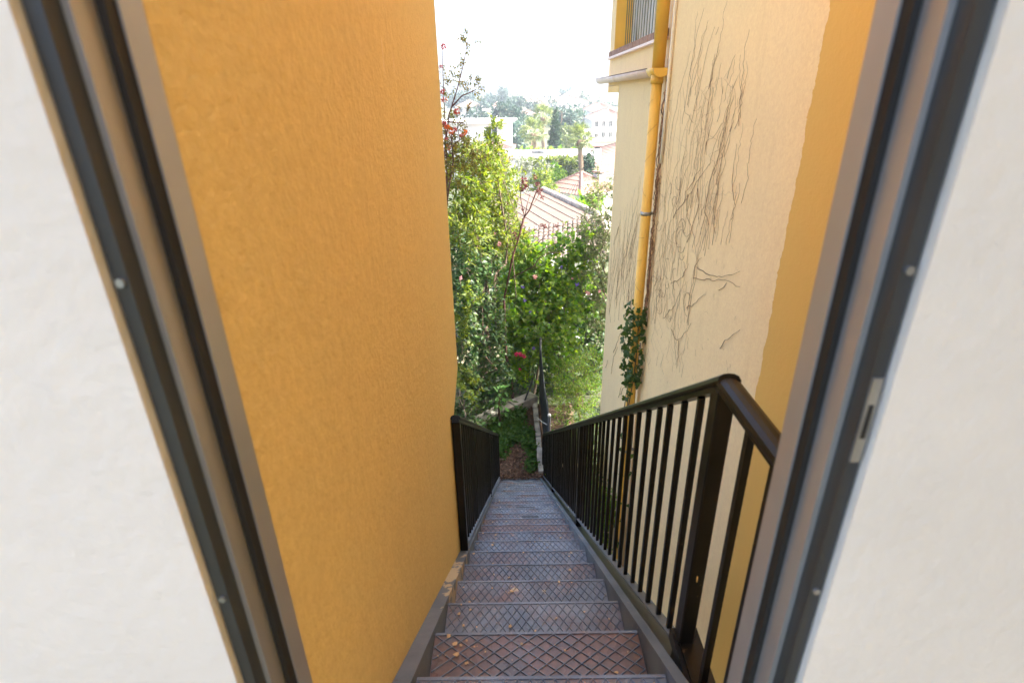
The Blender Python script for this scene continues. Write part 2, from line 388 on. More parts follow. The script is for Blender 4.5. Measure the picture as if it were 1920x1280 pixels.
ML = {
 'lime': leaf_mat('lime_leaf', (0.045, 0.09, 0.018), (0.115, 0.165, 0.03), (0.21, 0.24, 0.05), 0.5),
 'green': leaf_mat('mid_green_leaf', (0.028, 0.08, 0.016), (0.082, 0.16, 0.03), (0.19, 0.25, 0.05), 0.58, 0.45, 2.6),
 'dark': leaf_mat('dark_green_leaf', (0.016, 0.05, 0.018), (0.042, 0.09, 0.03), (0.125, 0.18, 0.05), 0.32, 0.42, 1.9),
 'olive': leaf_mat('olive_green_leaf', (0.045, 0.08, 0.03), (0.10, 0.135, 0.055), (0.18, 0.20, 0.085), 0.38),
 'blue': leaf_mat('blue_green_leaf', (0.025, 0.062, 0.05), (0.055, 0.1, 0.075), (0.1, 0.14, 0.1), 0.25),
 'grey': leaf_mat('silver_grey_leaf', (0.1, 0.125, 0.09), (0.17, 0.19, 0.14), (0.26, 0.27, 0.21), 0.3),
 'pine': leaf_mat('far_dark_leaf', (0.012, 0.034, 0.026), (0.026, 0.056, 0.04), (0.05, 0.08, 0.05), 0.2, 0.7),
 'cyp': leaf_mat('cypress_leaf', (0.008, 0.03, 0.014), (0.018, 0.05, 0.02), (0.035, 0.075, 0.026), 0.15, 0.8),
 'palm': leaf_mat('palm_leaf', (0.06, 0.1, 0.03), (0.12, 0.165, 0.05), (0.2, 0.22, 0.08), 0.4),
 'ivy': leaf_mat('ivy_leaf', (0.02, 0.055, 0.016), (0.038, 0.085, 0.022), (0.075, 0.125, 0.035), 0.3, 0.35),
 'litter': leaf_mat('dead_leaf', (0.06, 0.03, 0.018), (0.135, 0.075, 0.045), (0.30, 0.19, 0.12), 0.15, 0.8),
 'autumn': leaf_mat('yellowing_leaf', (0.06, 0.085, 0.018), (0.13, 0.13, 0.03), (0.26, 0.19, 0.05), 0.45),
}
def petal(name, c, tr=0.4): return leaf_mat(name, tuple(x * 0.7 for x in c), c, tuple(min(1, x * 1.2) for x in c), tr)
M_redfl = petal('red_petal', (0.42, 0.10, 0.075)); M_orafl = petal('orange_petal', (0.62, 0.17, 0.03)); M_purfl = petal('purple_petal', (0.16, 0.11, 0.34)); M_pinkfl = petal('pink_petal', (0.55, 0.06, 0.15))
M_palefl = petal('pale_pink_petal', (0.62, 0.36, 0.36)); M_pod = petal('brown_pod', (0.15, 0.05, 0.045), 0.15)

# ------------------------------------------------------------------ the setting: ground, terrain, haze
def terr(x, y):
    z = np.interp(y, [-30, 9.9, 10.4, 14, 20, 70, 110, 170, 235, 300, 420], [-6.12, -6.12, -6.35, -7.4, -8.6, -8.4, -7.2, -5.0, -1.6, -1.0, -12])
    k = np.clip((y - 60) / 150, 0, 1)
    return z + k * (1.4 * np.sin(x * 0.035 + 0.8) + 1.0 * np.sin(y * 0.05 + x * 0.02))
xs = np.concatenate([np.linspace(-210, -12, 34), np.linspace(-10, 10, 21), np.linspace(12, 210, 34)])
ys = np.concatenate([np.linspace(-40, 7, 14), np.linspace(8, 24, 33), np.linspace(26, 420, 90)])
gx, gy = np.meshgrid(xs, ys); gz = terr(gx, gy); n1, n2 = gx.shape
idx = np.arange(n1 * n2).reshape(n1, n2)
q = np.stack([idx[:-1, :-1], idx[:-1, 1:], idx[1:, 1:], idx[1:, :-1]], -1).reshape(-1, 4)
g_o = tri_mesh('ground', np.stack([gx, gy, gz], -1).reshape(-1, 3), np.concatenate([q[:, [0, 1, 2]], q[:, [0, 2, 3]]]), M_terr)
g_o['kind'] = 'structure'; g_o.data.shade_smooth()
# soil patch at the foot of the stairs: an uneven sheet a little above the ground
sx = np.linspace(-2.4, 1.25, 40); sy = np.linspace(5.0, 10.3, 60); gx, gy = np.meshgrid(sx, sy)
gz = -6.075 + 0.025 * np.sin(gx * 7 + gy * 3) * np.cos(gy * 5) + 0.02 * rng.random(gx.shape)
edge = np.minimum.reduce([gx - sx[0], sx[-1] - gx, gy - sy[0], sy[-1] - gy]); gz = np.where(edge < 0.05, -6.2, gz)
n1, n2 = gx.shape; idx = np.arange(n1 * n2).reshape(n1, n2)
q = np.stack([idx[:-1, :-1], idx[:-1, 1:], idx[1:, 1:], idx[1:, :-1]], -1).reshape(-1, 4)
s_o = tri_mesh('soil_path', np.stack([gx, gy, gz], -1).reshape(-1, 3), np.concatenate([q[:, [0, 1, 2]], q[:, [0, 2, 3]]]), M_soil)
s_o['kind'] = 'structure'; s_o.data.shade_smooth()
hz = MB().box((-215, -45, -22), (215, 425, 24))
hm = bpy.data.materials.new('haze_air'); hm.use_nodes = True; t = hm.node_tree; t.nodes.clear()
pv = t.nodes.new('ShaderNodeVolumePrincipled'); pv.inputs['Color'].default_value = (0.74, 0.87, 1.0, 1); pv.inputs['Density'].default_value = 0.0010
pv.inputs['Anisotropy'].default_value = 0.3
mo = t.nodes.new('ShaderNodeOutputMaterial'); t.links.new(pv.outputs[0], mo.inputs['Volume'])
h_o = hz.build('haze', hm); h_o['kind'] = 'stuff'

# ------------------------------------------------------------------ left building
LX = -0.335; LY0, LY1 = 0.583, 2.85
lb = thing('ochre_building', (LX - 2, 1.7, -6.12), 'tall ochre yellow rough stucco building wall filling the left side above the stairs', 'building')
prof = [(LX, LY0, -6.3), (LX, 2.47, -6.3), (LX, 2.47, -1.62), (LX, 2.52, -1.575), (LX, LY1, -1.44), (LX, LY1, 6.5), (LX, LY0, 6.5)]
MB().extrude(prof, (-5, 0, 0)).build('wall', M_ochre, lb)
MB().box((LX - 5.2, LY0 - 0.1, 6.51), (LX + 0.12, LY1 + 0.3, 6.7)).build('roof', M_tile2, lb)

# ------------------------------------------------------------------ doorway the camera looks out of
dw = thing('white_interior_wall', (0, 0.5, -1.5), 'plain white painted inside wall around the open doorway in the foreground', 'wall')
wl = MB()
wl.box((-3.2, 0.47, -3.2), (-0.369, 0.56, 1.9)); wl.box((0.369, 0.47, -3.2), (1.297, 0.56, 1.9)); wl.box((-0.369, 0.47, 1.25), (0.369, 0.56, 1.9))
wl.build('plaster', M_white, dw)
we = MB()
we.box((0.369, 0.562, -3.2), (1.297, 0.618, 1.95)); we.box((-0.334, 0.562, 1.25), (0.369, 0.618, 1.95))
we.build('outer_render', M_ochre, dw)
df = thing('door_frame', (0, 0.55, -1.6), 'black and grey aluminium door frame at the near edge of the doorway', 'door frame')
for s in (-1, 1):
    j = MB(); a, b_ = sorted((s * 0.352, s * 0.3665)); j.box((a, 0.48, -1.5), (b_, 0.57, 1.24)); jo = j.build('jamb', M_darkf, df)
    for zs in (-0.95, -0.55, -0.15, 0.25, 0.65):
        MB().tube([(s * 0.359, 0.4765, zs), (s * 0.359, 0.4795, zs)], 0.0042, 10).build('screw', M_galv, jo)
    if s > 0: MB().box((0.354, 0.4770, -0.36), (0.364, 0.4797, -0.26)).build('strike_plate', M_galv, jo)
    if s > 0: MB().box((0.3565, 0.4762, -0.33), (0.3615, 0.4769, -0.29)).build('latch_slot', M_rubber, jo)
    j = MB(); a, b_ = sorted((s * 0.3445, s * 0.3515)); j.box((a, 0.50, -1.5), (b_, 0.575, 1.24)); j.build('lip', M_alu, jo)
    j = MB(); a, b_ = sorted((s * 0.3365, s * 0.344)); j.box((a, 0.53, -1.5), (b_, 0.577, 1.24)); j.build('seal', M_rubber, jo)
    j = MB(); a, b_ = sorted((s * 0.3335, s * 0.336)); j.box((a, 0.545, -1.5), (b_, 0.58, 1.24)); j.build('edge', M_alu, jo)
MB().box((-0.366, 0.48, 1.242), (0.366, 0.57, 1.249)).build('head', M_darkf, df)

# ------------------------------------------------------------------ right building
RX = 1.3
rb = thing('cream_building', (RX + 3, 3.5, -6.12), 'tall pale cream stucco building on the right with a barred window', 'building')
YL, YU = 7.25, 8.05                 # far ends of the lower walls and of the jettied upper storey
WZ0, WZ1, WY0, WY1 = 0.495, 2.0, 5.45, 7.74
r = MB()
# lower block
r.add([(RX, -5, -6.3), (RX, YL, -6.3), (RX, YL, 0.10), (RX, -5, 0.10), (RX + 6, -5, -6.3), (RX + 6, YL, -6.3), (RX + 6, YL, 0.10), (RX + 6, -5, 0.10)],
      [(0, 1, 2, 3), (1, 5, 6, 2), (4, 7, 6, 5), (0, 3, 7, 4)])
# upper storey, with the window opening
yy = [-5, WY0, WY1, YU]; zz = [0.10, WZ0, WZ1, 3.7]
vid = {}; vv = []
for i, y in enumerate(yy):
    for k, z in enumerate(zz): vid[i, k] = len(vv); vv.append((RX, y, z))
ff = [(vid[i, k], vid[i + 1, k], vid[i + 1, k + 1], vid[i, k + 1]) for i in range(3) for k in range(3) if (i, k) != (1, 1)]
n0 = len(vv); vv += [(RX + 0.32, y, z) for y in (WY0, WY1) for z in (WZ0, WZ1)]
a, b_, c_, d_ = vid[1, 1], vid[1, 2], vid[2, 1], vid[2, 2]
ff += [(a, b_, n0 + 1, n0), (c_, n0 + 2, n0 + 3, d_), (b_, d_, n0 + 3, n0 + 1), (a, n0, n0 + 2, c_)]
n1_ = len(vv); vv += [(RX + 6, -5, 0.10), (RX + 6, YU, 0.10), (RX + 6, YU, 3.7), (RX + 6, -5, 3.7)]
ff += [(vid[3, 0], n1_ + 1, n1_ + 2, vid[3, 3]), (vid[0, 0], vid[0, 3], n1_ + 3, n1_), (n1_, n1_ + 3, n1_ + 2, n1_ + 1), (vid[0, 3], vid[3, 3], n1_ + 2, n1_ + 3), (vid[0, 0], n1_, n1_ + 1, vid[3, 0])]
r.add(vv, ff)
r.build('wall', M_cream, rb)
MB().box((RX - 0.12, -5.2, 3.72), (RX + 6.2, YU + 0.2, 3.85)).build('roof', M_tile2, rb)
MB().box((RX - 0.003, YL + 0.003, 0.02), (RX + 0.5, YU - 0.02, 0.097)).build('soffit_ledge', M_yellow, rb)
wn = MB().box((RX + 0.2, WY0 + 0.002, WZ0 + 0.002), (RX + 0.26, WY1 - 0.002, WZ0 + 0.08))
wn.box((RX + 0.2, WY0 + 0.002, WZ1 - 0.08), (RX + 0.26, WY1 - 0.002, WZ1 - 0.002))
for y in (WY0 + 0.002, (WY0 + WY1) / 2 - 0.04, WY1 - 0.082): wn.box((RX + 0.201, y, WZ0 + 0.081), (RX + 0.259, y + 0.08, WZ1 - 0.081))
win = wn.build('window', M_whitef, rb)
MB().box((RX + 0.222, WY0 + 0.01, WZ0 + 0.02), (RX + 0.232, WY1 - 0.01, WZ1 - 0.02)).build('pane', M_reflglass, win)
gr = MB(); gr.box((RX + 0.11, WY0 + 0.004, WZ0 + 0.012), (RX + 0.135, WY1 - 0.014, WZ0 + 0.03)); gro = gr.build('window_grille', M_darkf, rb)
MB().box((RX + 0.11, WY0 + 0.004, WZ1 - 0.12), (RX + 0.135, WY1 - 0.014, WZ1 - 0.1)).build('rail', M_darkf, gro)
nb = 18
bar_me = MB().box((-0.0045, -0.0045, 0), (0.0045, 0.0045, WZ1 - WZ0 - 0.06)).mesh('bar', M_shutter)
for i in range(nb):
    link('bar', bar_me, gro, (RX + 0.123, WY0 + 0.06 + (WY1 - WY0 - 0.12) * i / (nb - 1), WZ0 + 0.03))
# yellow painted lining of the far reveal
MB().box((RX + 0.004, WY1 - 0.012, WZ0 + 0.004), (RX + 0.195, WY1 - 0.002, WZ1 - 0.004)).build('reveal_lining', M_yellow, rb)
# sill: terracotta lip below a course of thin bricks
si = MB().box((RX - 0.055, WY0 - 0.35, 0.405), (RX + 0.02, YU - 0.12, 0.428)).build('sill', M_pinkw, rb)
bl = 0.11
n_b = int((YU - 0.16 - WY0 + 0.33) / bl)
brick_me = MB().box((-0.045, 0, 0), (0.03, bl - 0.008, 0.058)).mesh('brick', M_brick, bevel=0.004)
for i in range(n_b):
    o = link('brick', brick_me, si, (RX - 0.004 + random.uniform(-0.004, 0.004), WY0 - 0.33 + i * bl, 0.4295)); o.rotation_euler = (0, random.uniform(-0.06, 0.06), random.uniform(-0.02, 0.02))

# gutter and downpipe
GX = RX - 0.075; GZ = 0.19
gt = thing('roof_gutter', (GX, 6.6, GZ), 'pale pink half round gutter on the cream wall below the barred window', 'gutter')
def half_gutter(y0, y1, rr, th=0.004, n=10):
    m = MB()
    out = [(rr * math.cos(math.pi + math.pi * k / n), rr * math.sin(math.pi + math.pi * k / n)) for k in range(n + 1)]
    inn = [((rr - th) * math.cos(math.pi + math.pi * k / n), (rr - th) * math.sin(math.pi + math.pi * k / n)) for k in range(n, -1, -1)]
    return m.extrude([(GX + x, y0, GZ + z) for x, z in out + inn], (0, y1 - y0, 0))
half_gutter(5.22, 8.28, 0.062).build('channel', M_pinkw, gt, True)
half_gutter(4.96, 5.219, 0.067, 0.007).build('collar', M_yellow, gt, True)
capm = MB(); n = 12
capm.extrude([(GX + 0.07 * math.cos(math.pi + math.pi * k / n), 4.94, GZ + 0.07 * math.sin(math.pi + math.pi * k / n)) for k in range(n + 1)], (0, 0.018, 0))
capm.build('end_cap', M_yellow, gt)
capm = MB(); capm.extrude([(GX + 0.061 * math.cos(math.pi + math.pi * k / n), 8.281, GZ + 0.061 * math.sin(math.pi + math.pi * k / n)) for k in range(n + 1)], (0, 0.01, 0)); capm.build('end_cap', M_pinkw, gt)
for y in (5.6, 6.9):
    m = half_gutter(y, y + 0.03, 0.066, 0.003); m.build('bracket', M_pinkw, gt, True)
MB().tube([(GX - 0.064, 5.2, GZ + 0.004), (GX - 0.064, 8.28, GZ + 0.004)], 0.0035, 6).build('rim', M_redstem, gt)
PX, PY = 1.222, 5.06
dp = thing('downpipe', (PX, PY, -6.1), 'yellow painted round downpipe running up the cream wall', 'downpipe')
MB().tube([(PX, PY, -6.2), (PX, PY, GZ - 0.06)], 0.046, 16).build('lower_pipe', M_yellow, dp, True)
MB().tube([(PX, PY, GZ - 0.115), (PX, PY, GZ - 0.05)], 0.053, 16).build('pipe_socket', M_yellow, dp, True)
MB().tube([(PX, PY - 0.005, GZ - 0.02), (PX, PY - 0.005, 3.65)], 0.052, 16).build('upper_pipe', M_yellow, dp, True)
for z in (-1.0, -3.6):
    c = MB().tube([(PX, PY, z - 0.016), (PX, PY, z + 0.016)], 0.0495, 16); c.box((PX + 0.05, PY - 0.012, z - 0.012), (RX - 0.001, PY + 0.012, z + 0.012)); c.build('pipe_clamp', M_galv, dp, True)
cd = MB().tube([(RX - 0.02, PY - 0.14, z) for z in (-0.55, 0, 1.2, 2.4, 3.6)], 0.012, 8)
props(cd.build('cable_conduit', M_white, None, True), 'thin pale conduit running up the cream wall just right of the downpipe', 'conduit')

# ------------------------------------------------------------------ metal staircase
RUN = 0.29; RISE = 0.68919 * RUN; H0 = 1.4482; Y0 = 0.9923; NT = 23
TXL, TXR = -0.284, 0.400
def nose(k): return Y0 + k * RUN, -(H0 + k * RISE)
def plane(Y): return -(H0 + (Y - Y0) * RISE / RUN)
YE = nose(NT)[0]
st = thing('metal_staircase', (0.06, 4.2, -6.1), 'long steep metal staircase with diamond mesh treads and black railings between the walls', 'staircase')
def tread_mesh(depth):
    m = MB(); m.box((TXL + 0.002, -depth, -0.012), (TXR - 0.002, 0, 0)); m.box((TXL + 0.002, -0.006, -0.045), (TXR - 0.002, 0, -0.0125)); return m
def ridges(depth, px, py, wd, ht):
    m = MB(); W = TXR - TXL - 0.012; y0, y1 = -depth + 0.004, -0.010; x0 = TXL + 0.006
    for s in (1, -1):
        k = px / py * s; span = abs(k) * (y1 - y0); nn = int((W + span) / px) + 2
        for i in range(-1, nn):
            xs_ = x0 + i * px - (span if s > 0 else 0)
            a = (xs_, y0); b = (xs_ + span, y1)
            if s < 0: a, b = (xs_ + 0, y1), (xs_ + span, y0)
            ax, ay = a; bx, by = b
            t0 = max(0, (x0 - ax) / (bx - ax)); t1 = min(1, (x0 + W - ax) / (bx - ax))
            if t1 - t0 < 0.03: continue
            p = np.array([ax + (bx - ax) * t0, ay + (by - ay) * t0, 0]); q_ = np.array([ax + (bx - ax) * t1, ay + (by - ay) * t1, 0])
            d = (q_ - p) / np.linalg.norm(q_ - p); n_ = np.array([-d[1], d[0], 0]) * wd / 2; up = np.array([0, 0, ht * (1.0 if s > 0 else 0.93)])
            dz = np.array([0, 0, 0.0005])
            m.add([p - n_ + dz, p + n_ + dz, p + n_ * 0.5 + up, p - n_ * 0.5 + up, q_ - n_ + dz, q_ + n_ + dz, q_ + n_ * 0.5 + up, q_ - n_ * 0.5 + up],
                  [(0, 1, 2, 3), (5, 4, 7, 6), (1, 5, 6, 2), (2, 6, 7, 3), (3, 7, 4, 0)])
    m.box((TXL + 0.003, -0.0095, 0.0004), (TXR - 0.003, -0.0005, ht * 0.9))
    return m
depth = RUN + 0.015
tm = tread_mesh(depth).mesh('tread', M_tread); tm_r = tread_mesh(depth).mesh('tread', M_rust)
rm_n = ridges(depth, 0.036, 0.052, 0.0028, 0.0036).mesh('raised_mesh', M_ridge)
rm_w = ridges(depth, 0.056, 0.042, 0.0040, 0.0050).mesh('raised_mesh', M_ridge)
m0 = MB(); m0.box((TXL + 0.002, -0.40, -0.012), (TXR - 0.002, 0, 0)); m0.box((TXL + 0.002, -0.006, -0.045), (TXR - 0.002, 0, -0.0125)); tm0 = m0.mesh('tread', M_tread)
rm_0 = ridges(0.40, 0.034, 0.048, 0.0030, 0.0038).mesh('raised_mesh', M_ridge)
treads = []
for k in range(NT + 1):
    yk, zk = nose(k)
    o = link('tread', tm0 if k == 0 else (tm_r if k in (1, 8, 9) else tm), st, (0, yk, zk))
    link('raised_mesh', rm_0 if k == 0 else (rm_w if k == 1 else rm_n), o, (0, yk, zk)); treads.append(o)
# a half-round dark patch on two treads
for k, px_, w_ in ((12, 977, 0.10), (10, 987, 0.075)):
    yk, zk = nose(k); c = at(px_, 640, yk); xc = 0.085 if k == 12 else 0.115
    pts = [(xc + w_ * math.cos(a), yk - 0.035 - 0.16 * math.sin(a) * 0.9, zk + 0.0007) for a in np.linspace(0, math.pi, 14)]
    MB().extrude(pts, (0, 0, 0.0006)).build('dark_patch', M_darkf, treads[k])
# stringers: sloping channels
def sloped(x0, x1, ya, yb, zlo, zhi, m=None):
    m = m or MB(); return m.extrude([(x0, ya, plane(ya) + zlo), (x0, yb, plane(yb) + zlo), (x0, yb, plane(yb) + zhi), (x0, ya, plane(ya) + zhi)], (x1 - x0, 0, 0))
for s in (-1, 1):
    m = MB()
    if s < 0:
        sloped(-0.3335, TXL - 0.001, 0.62, YE + 0.05, 0.012, 0.022, m); sloped(TXL - 0.008, TXL - 0.0015, 0.62, YE + 0.05, -0.24, 0.0115, m); sloped(-0.3335, TXL - 0.009, 0.62, YE + 0.05, -0.24, -0.232, m)
    else:
        sloped(TXR + 0.001, 0.432, 0.72, YE + 0.05, 0.014, 0.024, m); sloped(TXR + 0.0015, TXR + 0.008, 0.72, YE + 0.05, -0.24, 0.0135, m)
        sloped(0.4325, 0.440, 0.72, YE + 0.05, -0.24, 0.010, m)
    if s > 0: sloped(0.4405, 0.515, 1.13, YE + 0.05, -0.03, -0.02).build('channel', M_darkf, st)
    m.build('stringer', M_string_l if s < 0 else M_string, st)
MB().box((TXL - 0.04, YE + 0.003, -(H0 + NT * RISE) - 0.10), (TXR + 0.03, YE + 0.012, -(H0 + NT * RISE) + 0.014)).build('end_plate', M_galv, st)
# railings
def rail_z(Y): return -0.593 - (Y - 1.113) * RISE / RUN      # top of the sloping handrail
def handrail(m, a, b):
    a = np.array(a); b = np.array(b); d = (b - a) / np.linalg.norm(b - a); sd = np.array([1., 0, 0]); u = np.cross(sd, d); u = u if u[2] > 0 else -u
    prof = [(-0.024, -0.010), (-0.026, -0.002), (-0.022, 0.007), (-0.012, 0.0125), (0.0, 0.014), (0.012, 0.0125), (0.022, 0.007), (0.026, -0.002), (0.024, -0.010)]
    m.extrude([a + sd * x + u * (z - 0.014) for x, z in prof], b - a)
    m.obox((a + b) / 2 - u * 0.031, (b - a) / 2, sd * 0.019, u * 0.0065)
def railing(X, ya, yb, posts, flat_from=None, label=None, side=1):
    rl = bpy.data.objects.new('railing', None); rl.empty_display_size = 0.2; col.objects.link(rl); rl.parent = st; rl.location = Vector((X, ya, plane(ya))) - wloc(st)
    if label: rl['label'] = label
    m = MB(); handrail(m, (X, ya - 0.012, rail_z(ya - 0.012)), (X, yb, rail_z(yb)))
    m.build('handrail', M_black, rl, False, 0.0)
    sloped(X - 0.018, X + 0.018, ya, yb - 0.02, 0.052, 0.062).build('bottom_rail', M_string, rl)
    zt = lambda y: rail_z(y) - 0.046
    L = zt(2.0) - plane(2.0) - 0.060
    bme = MB().box((-0.008, -0.008, 0), (0.008, 0.008, L)).mesh('baluster', M_black, bevel=0.0015)
    flare = MB().obox((0, 0, 0), (0.013, 0, 0), (0, 0.013, -0.009), (0, 0, 0.004))
    for p in posts:
        zb = plane(p) - 0.06; zt_ = rail_z(p) - 0.034
        MB().box((X - 0.021, p - 0.023, zb), (X + 0.021, p + 0.023, zt_)).build('post', M_black, rl, bevel=0.003)
    edges = sorted(set(list(posts)))
    for a, b in zip(edges[:-1], edges[1:]):
        n = max(1, round((b - a) / 0.1165)); 
        for i in range(1, n):
            y = a + (b - a) * i / n; link('baluster', bme, rl, (X + random.uniform(-0.0015, 0.0015), y + random.uniform(-0.002, 0.002), plane(y) + 0.061)).rotation_euler = (random.uniform(-0.003, 0.003), random.uniform(-0.003, 0.003), random.uniform(-0.05, 0.05))
    if flat_from is not None:       # level stretch over the landing, towards the doorway
        zf = rail_z(ya); m = MB(); handrail(m, (X, flat_from, zf), (X, ya - 0.0125, zf)); m.build('handrail', M_black, rl)
        MB().box((X - 0.018, flat_from, plane(Y0) + 0.022), (X + 0.018, ya - 0.024, plane(Y0) + 0.032)).build('bottom_rail', M_black, rl)
        lb_ = MB().box((-0.008, -0.008, 0), (0.008, 0.008, zf - 0.044 - (plane(Y0) + 0.032))).mesh('baluster', M_black)
        y = ya - 0.155
        while y > flat_from + 0.02: link('baluster', lb_, rl, (X, y, plane(Y0) + 0.0325)); y -= 0.1165
    return rl
railing(0.472, 1.085, 7.98, (1.085, 3.30, 5.72, 7.97), 0.63, 'right hand black railing with square posts seen against the cream wall')
railing(-0.310, 2.42, 7.72, (2.42, 5.05, 7.70), None, 'left hand black railing starting beside the end of the ochre wall')
for rail_, (px_, py_), X_, w_, h_ in ((0, (1055, 872), 0.4505, 0.02, 0.05), (0, (1083, 872), 0.4505, 0.012, 0.04), (0, (1307, 1085), 0.4505, 0.008, 0.022)):
    p = onX(px_, py_, X_); rr_ = [o for o in bpy.data.objects if o.name.startswith('railing')][0]
    MB().extrude([(X_, p[1] + w_ * math.cos(a) * 0.5, p[2] + h_ * math.sin(a) * 0.5) for a in np.linspace(0, 6.28, 9)[:-1]], (0.0006, 0, 0)).build('paint_patch', M_cream, rr_)
# outer landing edge below the near post
MB().box((0.442, 0.63, plane(Y0) - 0.02), (0.52, 1.12, plane(Y0) + 0.02)).build('landing_edge', M_black, st)
# paint chips and dry bits fallen on the treads
V = []; F = []
for i in range(260):
    k = int(rng.integers(0, 22) if rng.random() < 0.45 else rng.integers(0, 8)); yk, zk = nose(k); x = rng.uniform(TXL + 0.02, TXR - 0.02) if rng.random() < 0.6 else rng.uniform(TXL + 0.02, TXL + 0.2)
    y = yk - rng.uniform(0.01, 0.17); s = min(abs(rng.normal(0, 0.0035)) + 0.0018, 0.009); n = 6; b0 = len(V)
    V.append((x, y, zk + 0.0072))
    for j in range(n):
        a = j / n * 6.28; rr = s * rng.uniform(0.5, 1.3); V.append((x + rr * math.cos(a), y + rr * math.sin(a) * 0.9, zk + 0.006))
    for j in range(n): F.append((b0, b0 + 1 + j, b0 + 1 + (j + 1) % n))
M_chip = plain('cream_paint_flake', (0.62, 0.42, 0.22), 0.9, 0.3, 40)
props(tri_mesh('paint_flakes', V, F, M_chip), 'cream and ochre paint flakes scattered over the stair treads', 'debris', kind='stuff')

# ------------------------------------------------------------------ foot of the stairs: kerbs, fence, litter
kb = thing('block_kerb', (0.44, 9.0, -6.1), 'narrow grey kerb of small concrete blocks running away beside the fence', 'kerb')
kme = MB().box((-0.05, -0.085, 0), (0.05, 0.085, 0.13)).mesh('block', M_conc, bevel=0.008)
for i in range(14):
    o = link('block', kme, kb, (0.43 - i * 0.001 + random.uniform(-0.006, 0.006), 7.86 + i * 0.178, -6.09 + random.uniform(-0.01, 0.01))); o.rotation_euler = (0, 0, random.uniform(-0.05, 0.05))
A = np.array([-1.05, 9.12, -6.1]); B = np.array([0.40, 10.26, -6.1]); d = (B - A) / np.linalg.norm(B - A); nrm = np.array([-d[1], d[0], 0])
be = thing('concrete_beam', tuple((A + B) / 2), 'weathered grey concrete beam lying across the far end of the soil path', 'beam')
for i, (u0, u1) in enumerate(((0, 0.32), (0.325, 0.66), (0.665, 1.0))):
    p = A + (B - A) * u0; q_ = A + (B - A) * u1
    m = MB().obox((p + q_) / 2 + np.array([0, 0, 0.09 + 0.012 * i]) + nrm * (0.01 * (i % 2)), (q_ - p) / 2, nrm * 0.13, (0, 0, 0.16)); m.build('slab', M_conc, be, bevel=0.012)
fx = 0.53
fe = thing('mesh_fence', (fx, 9, -6.1), 'tall dark green wire mesh fence receding beside the block kerb', 'fence')
for y, zt_ in ((7.42, -4.62), (10.25, -4.55)):
    p = MB().tube([(fx, y, -6.3), (fx, y, zt_)], 0.024, 8).build('post', M_darkf, fe, True)
    MB().sphere((fx, y, zt_ + 0.01), 0.028, 10, 6).build('cap', M_white if y < 8 else M_darkf, p, True)
MB().tube([at(976, 772, 9.9), at(1003, 700, 10.2)], 0.02, 6).build('brace', M_darkf, fe)
m = MB(); ztop = -4.7
def ftop(y): return -4.66 - 0.18 * math.sin((y - 7.42) / 2.83 * math.pi)
for s in (1, -1):
    for i in range(-40, 76):
        y0_ = 7.42 + i * 0.042; pts = []
        for j in range(2):
            pass
        za, zb = -6.08, ftop(min(max(y0_ + s * 0.7, 7.42), 10.25)); ya_, yb_ = y0_, y0_ + s * (zb - za) * 0.9
        lo, hi = 7.43, 10.24
        if ya_ == yb_: continue
        t0, t1 = 0.0, 1.0
        for lim, sg in ((lo, 1), (hi, -1)):
            fa, fb = (ya_ - lim) * sg, (yb_ - lim) * sg
            if fa < 0 and fb < 0: t0, t1 = 1, 0; break
            if fa < 0: t0 = max(t0, fa / (fa - fb))
            if fb < 0: t1 = min(t1, fa / (fa - fb))
        if t1 - t0 < 0.02: continue
        P = [(fx + s * 0.004, ya_ + (yb_ - ya_) * tt, za + (zb - za) * tt) for tt in (t0, t1)]
        m.tube(P, 0.0035, 3, False)
fm = m.build('wire_mesh', M_darkf, fe); fm['kind'] = 'stuff'
net = MB(); npt = 24
for i in range(npt):
    y = 7.43 + 2.81 * i / (npt - 1); y2 = 7.43 + 2.81 * (i + 0.99) / (npt - 1)
    if y2 > 10.25: break
    net.obox((fx + 0.012, (y + y2) / 2, (-6.06 + ftop(y)) / 2 - 0.03), (0.0015, 0, 0), (0, (y2 - y) / 2, 0), (0, 0, (ftop(y) + 6.06) / 2 - 0.05))
net.build('shade_net', plain('dark_green_net', (0.012, 0.018, 0.02), 0.8, 0.4, 30), fe)
MB().tube([(fx, 7.45 + 2.79 * i / 12, ftop(7.45 + 2.79 * i / 12) + 0.01) for i in range(13)], 0.005, 6).build('top_wire', M_darkf, fe)
pts = [at(1008, 783, 9.3), at(1016, 790, 8.6), at(1026, 796, 7.9), at(1034, 797, 7.42)]
MB().tube(pts, 0.006, 5).build('cord', M_white, fe)
# leaf litter and ground cover
n = 2600; P = np.stack([rng.uniform(-0.75, 0.5, n), 7.66 + 2.4 * rng.random(n) ** 1.6, -6.035 + 0.03 * rng.random(n)], 1)
Dv = rng.normal(size=(n, 3)) * np.array([1, 1, 0.25]); Nv = np.array([0, 0, 1.]) + rng.normal(size=(n, 3)) * 0.5
V, F = leaf_arrays(P, Dv, Nv, 0.03 + 0.045 * rng.random(n), 0.018 + 0.022 * rng.random(n), 0.25, -0.1)
props(tri_mesh('leaf_litter', V, F, ML['litter']), 'brown dead leaves and bark covering the soil below the last stair', 'leaf litter', kind='stuff')
blobs = []
for i in range(150):
    y = rng.uniform(8.35, 10.0); x = rng.uniform(-0.75, 0.26)
    if y < 8.7 and -0.2 < x < 0.25: continue
    if x > 0.1 and y > 9.0 and rng.random() < 0.6: continue
    blobs.append(((x, y, -6.03), (0.10, 0.10, 0.09)))
for i in range(10): blobs.append(((rng.uniform(0.24, 0.33), rng.uniform(7.75, 8.8), -6.04), (0.06, 0.07, 0.07)))
V, F, _, _ = twig_cloud(blobs, 900, 0.09, 7, 0.045, 0.032, up=0.8)
